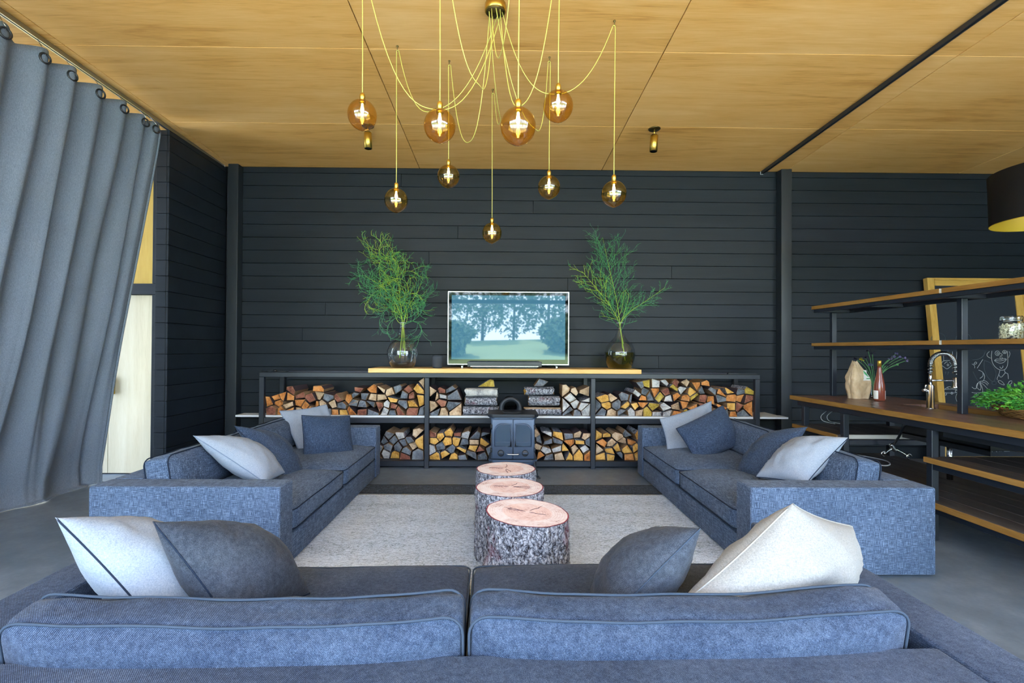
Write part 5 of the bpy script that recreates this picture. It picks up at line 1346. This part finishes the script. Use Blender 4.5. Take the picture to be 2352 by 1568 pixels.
cbox('slate', CX0 + 0.06, CX1 - 0.06, 0.08, HB - 0.06, 0.012, 0.020, M['slate'])
cbox('frame_stile', CX0, CX0 + 0.085, 0, HB, -0.03, 0.030, M['frameoak']); cbox('frame_stile', CX1 - 0.13, CX1, 0, HB, -0.03, 0.030, M['frameoak'])
cbox('frame_rail', CX0 + 0.087, CX1 - 0.132, HB - 0.10, HB, -0.03, 0.030, M['frameoakx']); cbox('frame_rail', CX0 + 0.087, CX1 - 0.132, 0, 0.1, -0.03, 0.030, M['frameoakx'])
cbox('frame_bead', CX1 - 0.04, CX1 - 0.01, 0, HB, 0.031, 0.042, M['frameoak']); cbox('frame_bead', CX0 + 0.09, CX1 - 0.14, HB - 0.035, HB - 0.012, 0.031, 0.042, M['frameoakx'])
nb = Vector((0, -math.cos(TL3), math.sin(TL3))); pb = cb_at(6, 1, 0.0215)
def on_board(px, py):
    d = ray(px, py); t = (pb - EYE).dot(nb) / d.dot(nb); return EYE + d * t - Vector(cbz.location)
def chalk(strokes, m, r=0.0042, nm_='chalk_drawing'):
    parts = []
    for s in strokes:
        pts = [on_board(*q) for q in s]; pts = spline(pts, 5) if len(pts) > 2 else pts
        V, Fc = [], []
        for i, p in enumerate(pts):
            d = (pts[min(i + 1, len(pts) - 1)] - pts[max(i - 1, 0)]).normalized(); w = d.cross(nb).normalized() * r
            V += [p - w, p + w, p - w * 0.6 + nb * 0.0012, p + w * 0.6 + nb * 0.0012]
        for i in range(len(pts) - 1):
            a, b = i * 4, i * 4 + 4; Fc += [(a, b, b + 2, a + 2), (a + 2, b + 2, b + 3, a + 3), (a + 3, b + 3, b + 1, a + 1)]
        parts.append((V, Fc))
    return obj(nm_, mesh(nm_, *join(parts)), M[m], cbz)
def Z(pts): return [(2160 + x / 8.7135, 800 + y / 8.711) for x, y in pts]
def circ(cx, cy, rx, ry=None, n=14): return [(cx + rx * math.cos(2 * pi * k / n), cy + (ry or rx) * math.sin(2 * pi * k / n)) for k in range(n + 1)]
STR = [Z(s) for s in ([(1030, 50), (1020, 170), (1045, 290), (1110, 380), (1200, 430), (1280, 425), (1330, 370), (1350, 270), (1345, 150), (1335, 50)],
    [(980, 60), (935, 110), (945, 160), (1005, 195)], [(1375, 60), (1392, 110), (1365, 185)], circ(1140, 95, 45), circ(1145, 98, 18), circ(1285, 70, 40, 32), circ(1285, 75, 14),
    [(1195, 90), (1240, 130), (1205, 150), (1195, 200), (1235, 215), (1225, 160)], [(1080, 240), (1130, 210), (1200, 215), (1260, 200), (1320, 215), (1270, 275), (1200, 295), (1130, 275), (1085, 240), (1200, 248), (1315, 218)],
    [(1190, 365), (1215, 400), (1250, 375), (1250, 345)], [(1190, 435), (1170, 520), (1135, 600), (1145, 625)], [(1280, 435), (1300, 485), (1350, 510), (1360, 610)], [(1170, 525), (1215, 575), (1300, 485)],
    [(760, 430), (840, 470), (885, 550), (860, 640), (790, 660), (750, 700), (720, 790), (680, 805), (630, 770)], [(850, 490), (850, 550), (790, 600)], [(850, 220), (735, 395)], [(630, 310), (680, 340), (685, 395)], [(670, 310), (700, 270), (730, 290), (700, 315), (670, 310)],
    [(790, 670), (870, 730), (945, 810)], [(830, 670), (900, 690), (945, 735)], [(860, 640), (920, 660), (965, 710)], [(790, 680), (830, 760), (845, 865), (780, 885), (700, 890), (625, 878)], [(745, 690), (720, 760), (760, 810), (800, 830), (810, 760), (780, 690)],
    [(715, 890), (735, 990), (730, 1100), (740, 1160)], [(1150, 650), (1190, 700), (1280, 730), (1240, 670), (1190, 640), (1150, 650)], [(1350, 720), (1380, 660), (1430, 650), (1420, 700), (1370, 730)],
    [(10, 325), (60, 250), (190, 240)], [(15, 330), (70, 370), (140, 405), (240, 325)], [(80, 310), (110, 275), (140, 270)], [(180, 270), (215, 315)], circ(150, 330, 18), [(60, 50), (65, 240)], [(240, 60), (250, 230), (300, 280), (320, 180), (330, 60)],
    [(80, 820), (150, 770), (210, 770), (240, 805)], [(20, 830), (40, 820), (240, 810), (330, 830), (340, 870), (250, 890), (60, 885), (15, 870), (20, 830)], [(150, 770), (155, 810)], circ(105, 910, 22), circ(230, 895, 20), circ(320, 855, 22),
    circ(375, 980, 65, 105), [(340, 940), (355, 925), (355, 1025)], circ(400, 950, 16, 22), circ(402, 1000, 19, 26), [(420, 480), (395, 510), (400, 570), (420, 600)])]
for nme_, i0, i1 in (('chalk_face', 0, 13), ('chalk_figure', 13, 24), ('chalk_flower', 24, 26), ('chalk_eye', 26, 33), ('chalk_car', 33, 39), ('chalk_number', 39, 44)):
    chalk(STR[i0:i1], 'chalk', 0.0026, nme_)
chalk([Z(s) for s in (circ(-40, -190, 140, 120, 20), circ(460, -190, 150, 120, 20), circ(330, 60, 180, 150, 20), [(900, 60), (860, 150), (760, 215), (640, 230)],
    [(880, 240), (1000, 290), (1080, 400), (1110, 520), (1060, 660), (960, 590), (890, 450), (875, 330), (880, 240)], [(650, 460), (720, 600), (780, 680)], circ(1075, 690, 45, 30), [(680, 900), (710, 980), (715, 1100)], [(770, 960), (760, 1050), (775, 1150)], [(90, 490), (110, 465), (100, 520)], [(140, 480), (170, 470), (140, 520)])], 'chalkfaint', 0.004, 'faint_chalk_marks')['kind'] = 'stuff'
# lettering low on the board, seen under the worktop
def Z2(pts): return [(1900 + x / 5.2035, 980 + y / 5.2036) for x, y in pts]
LT = []
def ch_(x, y, w, h, strokes): LT.extend([Z2([(x + a * w, y + b * h) for a, b in s]) for s in strokes])
ch_(1585, 140, 90, 90, [[(0, 1), (0.15, 0)], [(0.15, 0), (0.5, 0.9)], [(0.5, 0.9), (0.9, 0)], [(0.9, 0), (1, 1)]])
ch_(1700, 150, 30, 85, [[(0.5, 0), (0.6, 1)], [(0.95, 0), (1.1, 0.95)]])
LT.append(Z2(circ(1790, 200, 42, 46))); LT.append(Z2(circ(1790, 200, 28, 32)))
ch_(1855, 195, 75, 90, [[(0, 0.9), (0.05, 0)], [(0.05, 0), (0.75, 0.95)], [(0.75, 0.95), (0.7, 0.05)], [(0.95, 0.9), (0.9, 0.05)]])
ch_(1965, 205, 70, 95, [[(0, 0), (0.1, 1)], [(0.8, 0.05), (0.1, 0.5)], [(0.15, 0.45), (0.9, 1)]])
ch_(2060, 210, 25, 85, [[(0, 0), (0.1, 1)], [(0.7, 0), (0.8, 1)]])
ch_(2110, 215, 65, 80, [[(1, 0), (0, 0.02)], [(0, 0.02), (0.08, 0.98)], [(0.08, 0.98), (1.1, 0.95)], [(0.05, 0.5), (0.8, 0.5)]])
LT.append(Z2([(2180, 265), (2195, 285), (2215, 275)]))
chalk(LT, 'chalk', 0.0028, 'chalk_lettering')

# ================================================================ BLACK PENDANT LAMP at the right edge
lm = empty('pendant_lamp', (4.66, 4.0, zc(4.0)), 0, 'black drum pendant lamp with gold lining at the right edge', 'lamp')
LR = 0.38; lz0, lz1 = 2.49 - zc(4.0), 2.93 - zc(4.0)
obj('shade', mesh('shade', *lathe([(LR, lz0), (LR + 0.012, lz1), (LR + 0.006, lz1 + 0.004), (0.0, lz1 + 0.004)], 56, cap=False), True), M['lampblack'], lm)
obj('shade_lining', mesh('lining', *lathe([(LR - 0.003, lz0 + 0.0005), (LR + 0.006, lz1 - 0.004), (0.0, lz1 - 0.004)], 56, cap=False), True), M['lampgold'], lm)
obj('rim', mesh('rimm', *tube([(LR * math.cos(a), LR * math.sin(a), lz0) for a in [2 * pi * k / 56 for k in range(56)]], 0.003, 5, True), True), M['lampgold'], lm)
obj('cable', mesh('lcb', *tube([(0, 0, lz1), (0, 0, -0.01)], 0.004, 6), True), M['plastic'], lm)
obj('ceiling_cup', mesh('lcup', *lathe([(0.05, -0.03), (0.05, -0.001)], 20), True), M['plastic'], lm)

# ================================================================ SMALL THINGS
cc = empty('black_cable', P(632, 850, 5.60), 0, 'black cable lying on top of the log shelf, left end', 'cable')
cc.location.z = 1.0985
pts = [Vector((-0.16, 0.02, 0.005)), Vector((-0.08, -0.02, 0.005)), Vector((0.0, 0.0, 0.012)), Vector((0.05, -0.02, 0.005)), Vector((0.12, 0.01, 0.005)), Vector((0.16, -0.01, 0.005))]
obj('cable', mesh('bcab', *tube(spline(pts, 6), 0.0045, 6), True), M['plastic'], cc)
obj('plug', mesh('bplug', *lathe([(0.010, -0.02), (0.013, -0.01), (0.013, 0.012), (0.006, 0.02)], 12), True), M['plastic'], cc, (0.0, 0.0, 0.014), (0, pi / 2, 0))
bd2 = empty('black_batten', P(1700, 857, 5.60), 0, 'flat black batten lying on the log shelf, right end', 'batten')
bd2.location.z = 1.0975
obj('batten_strip', boxme(0.34, 0.035, 0.012, 0.002), M['plastic'], bd2, (0.02, 0, 0.006))
obj('batten_foot', boxme(0.03, 0.05, 0.006, 0.002), M['plastic'], bd2, (-0.13, 0, 0.015))
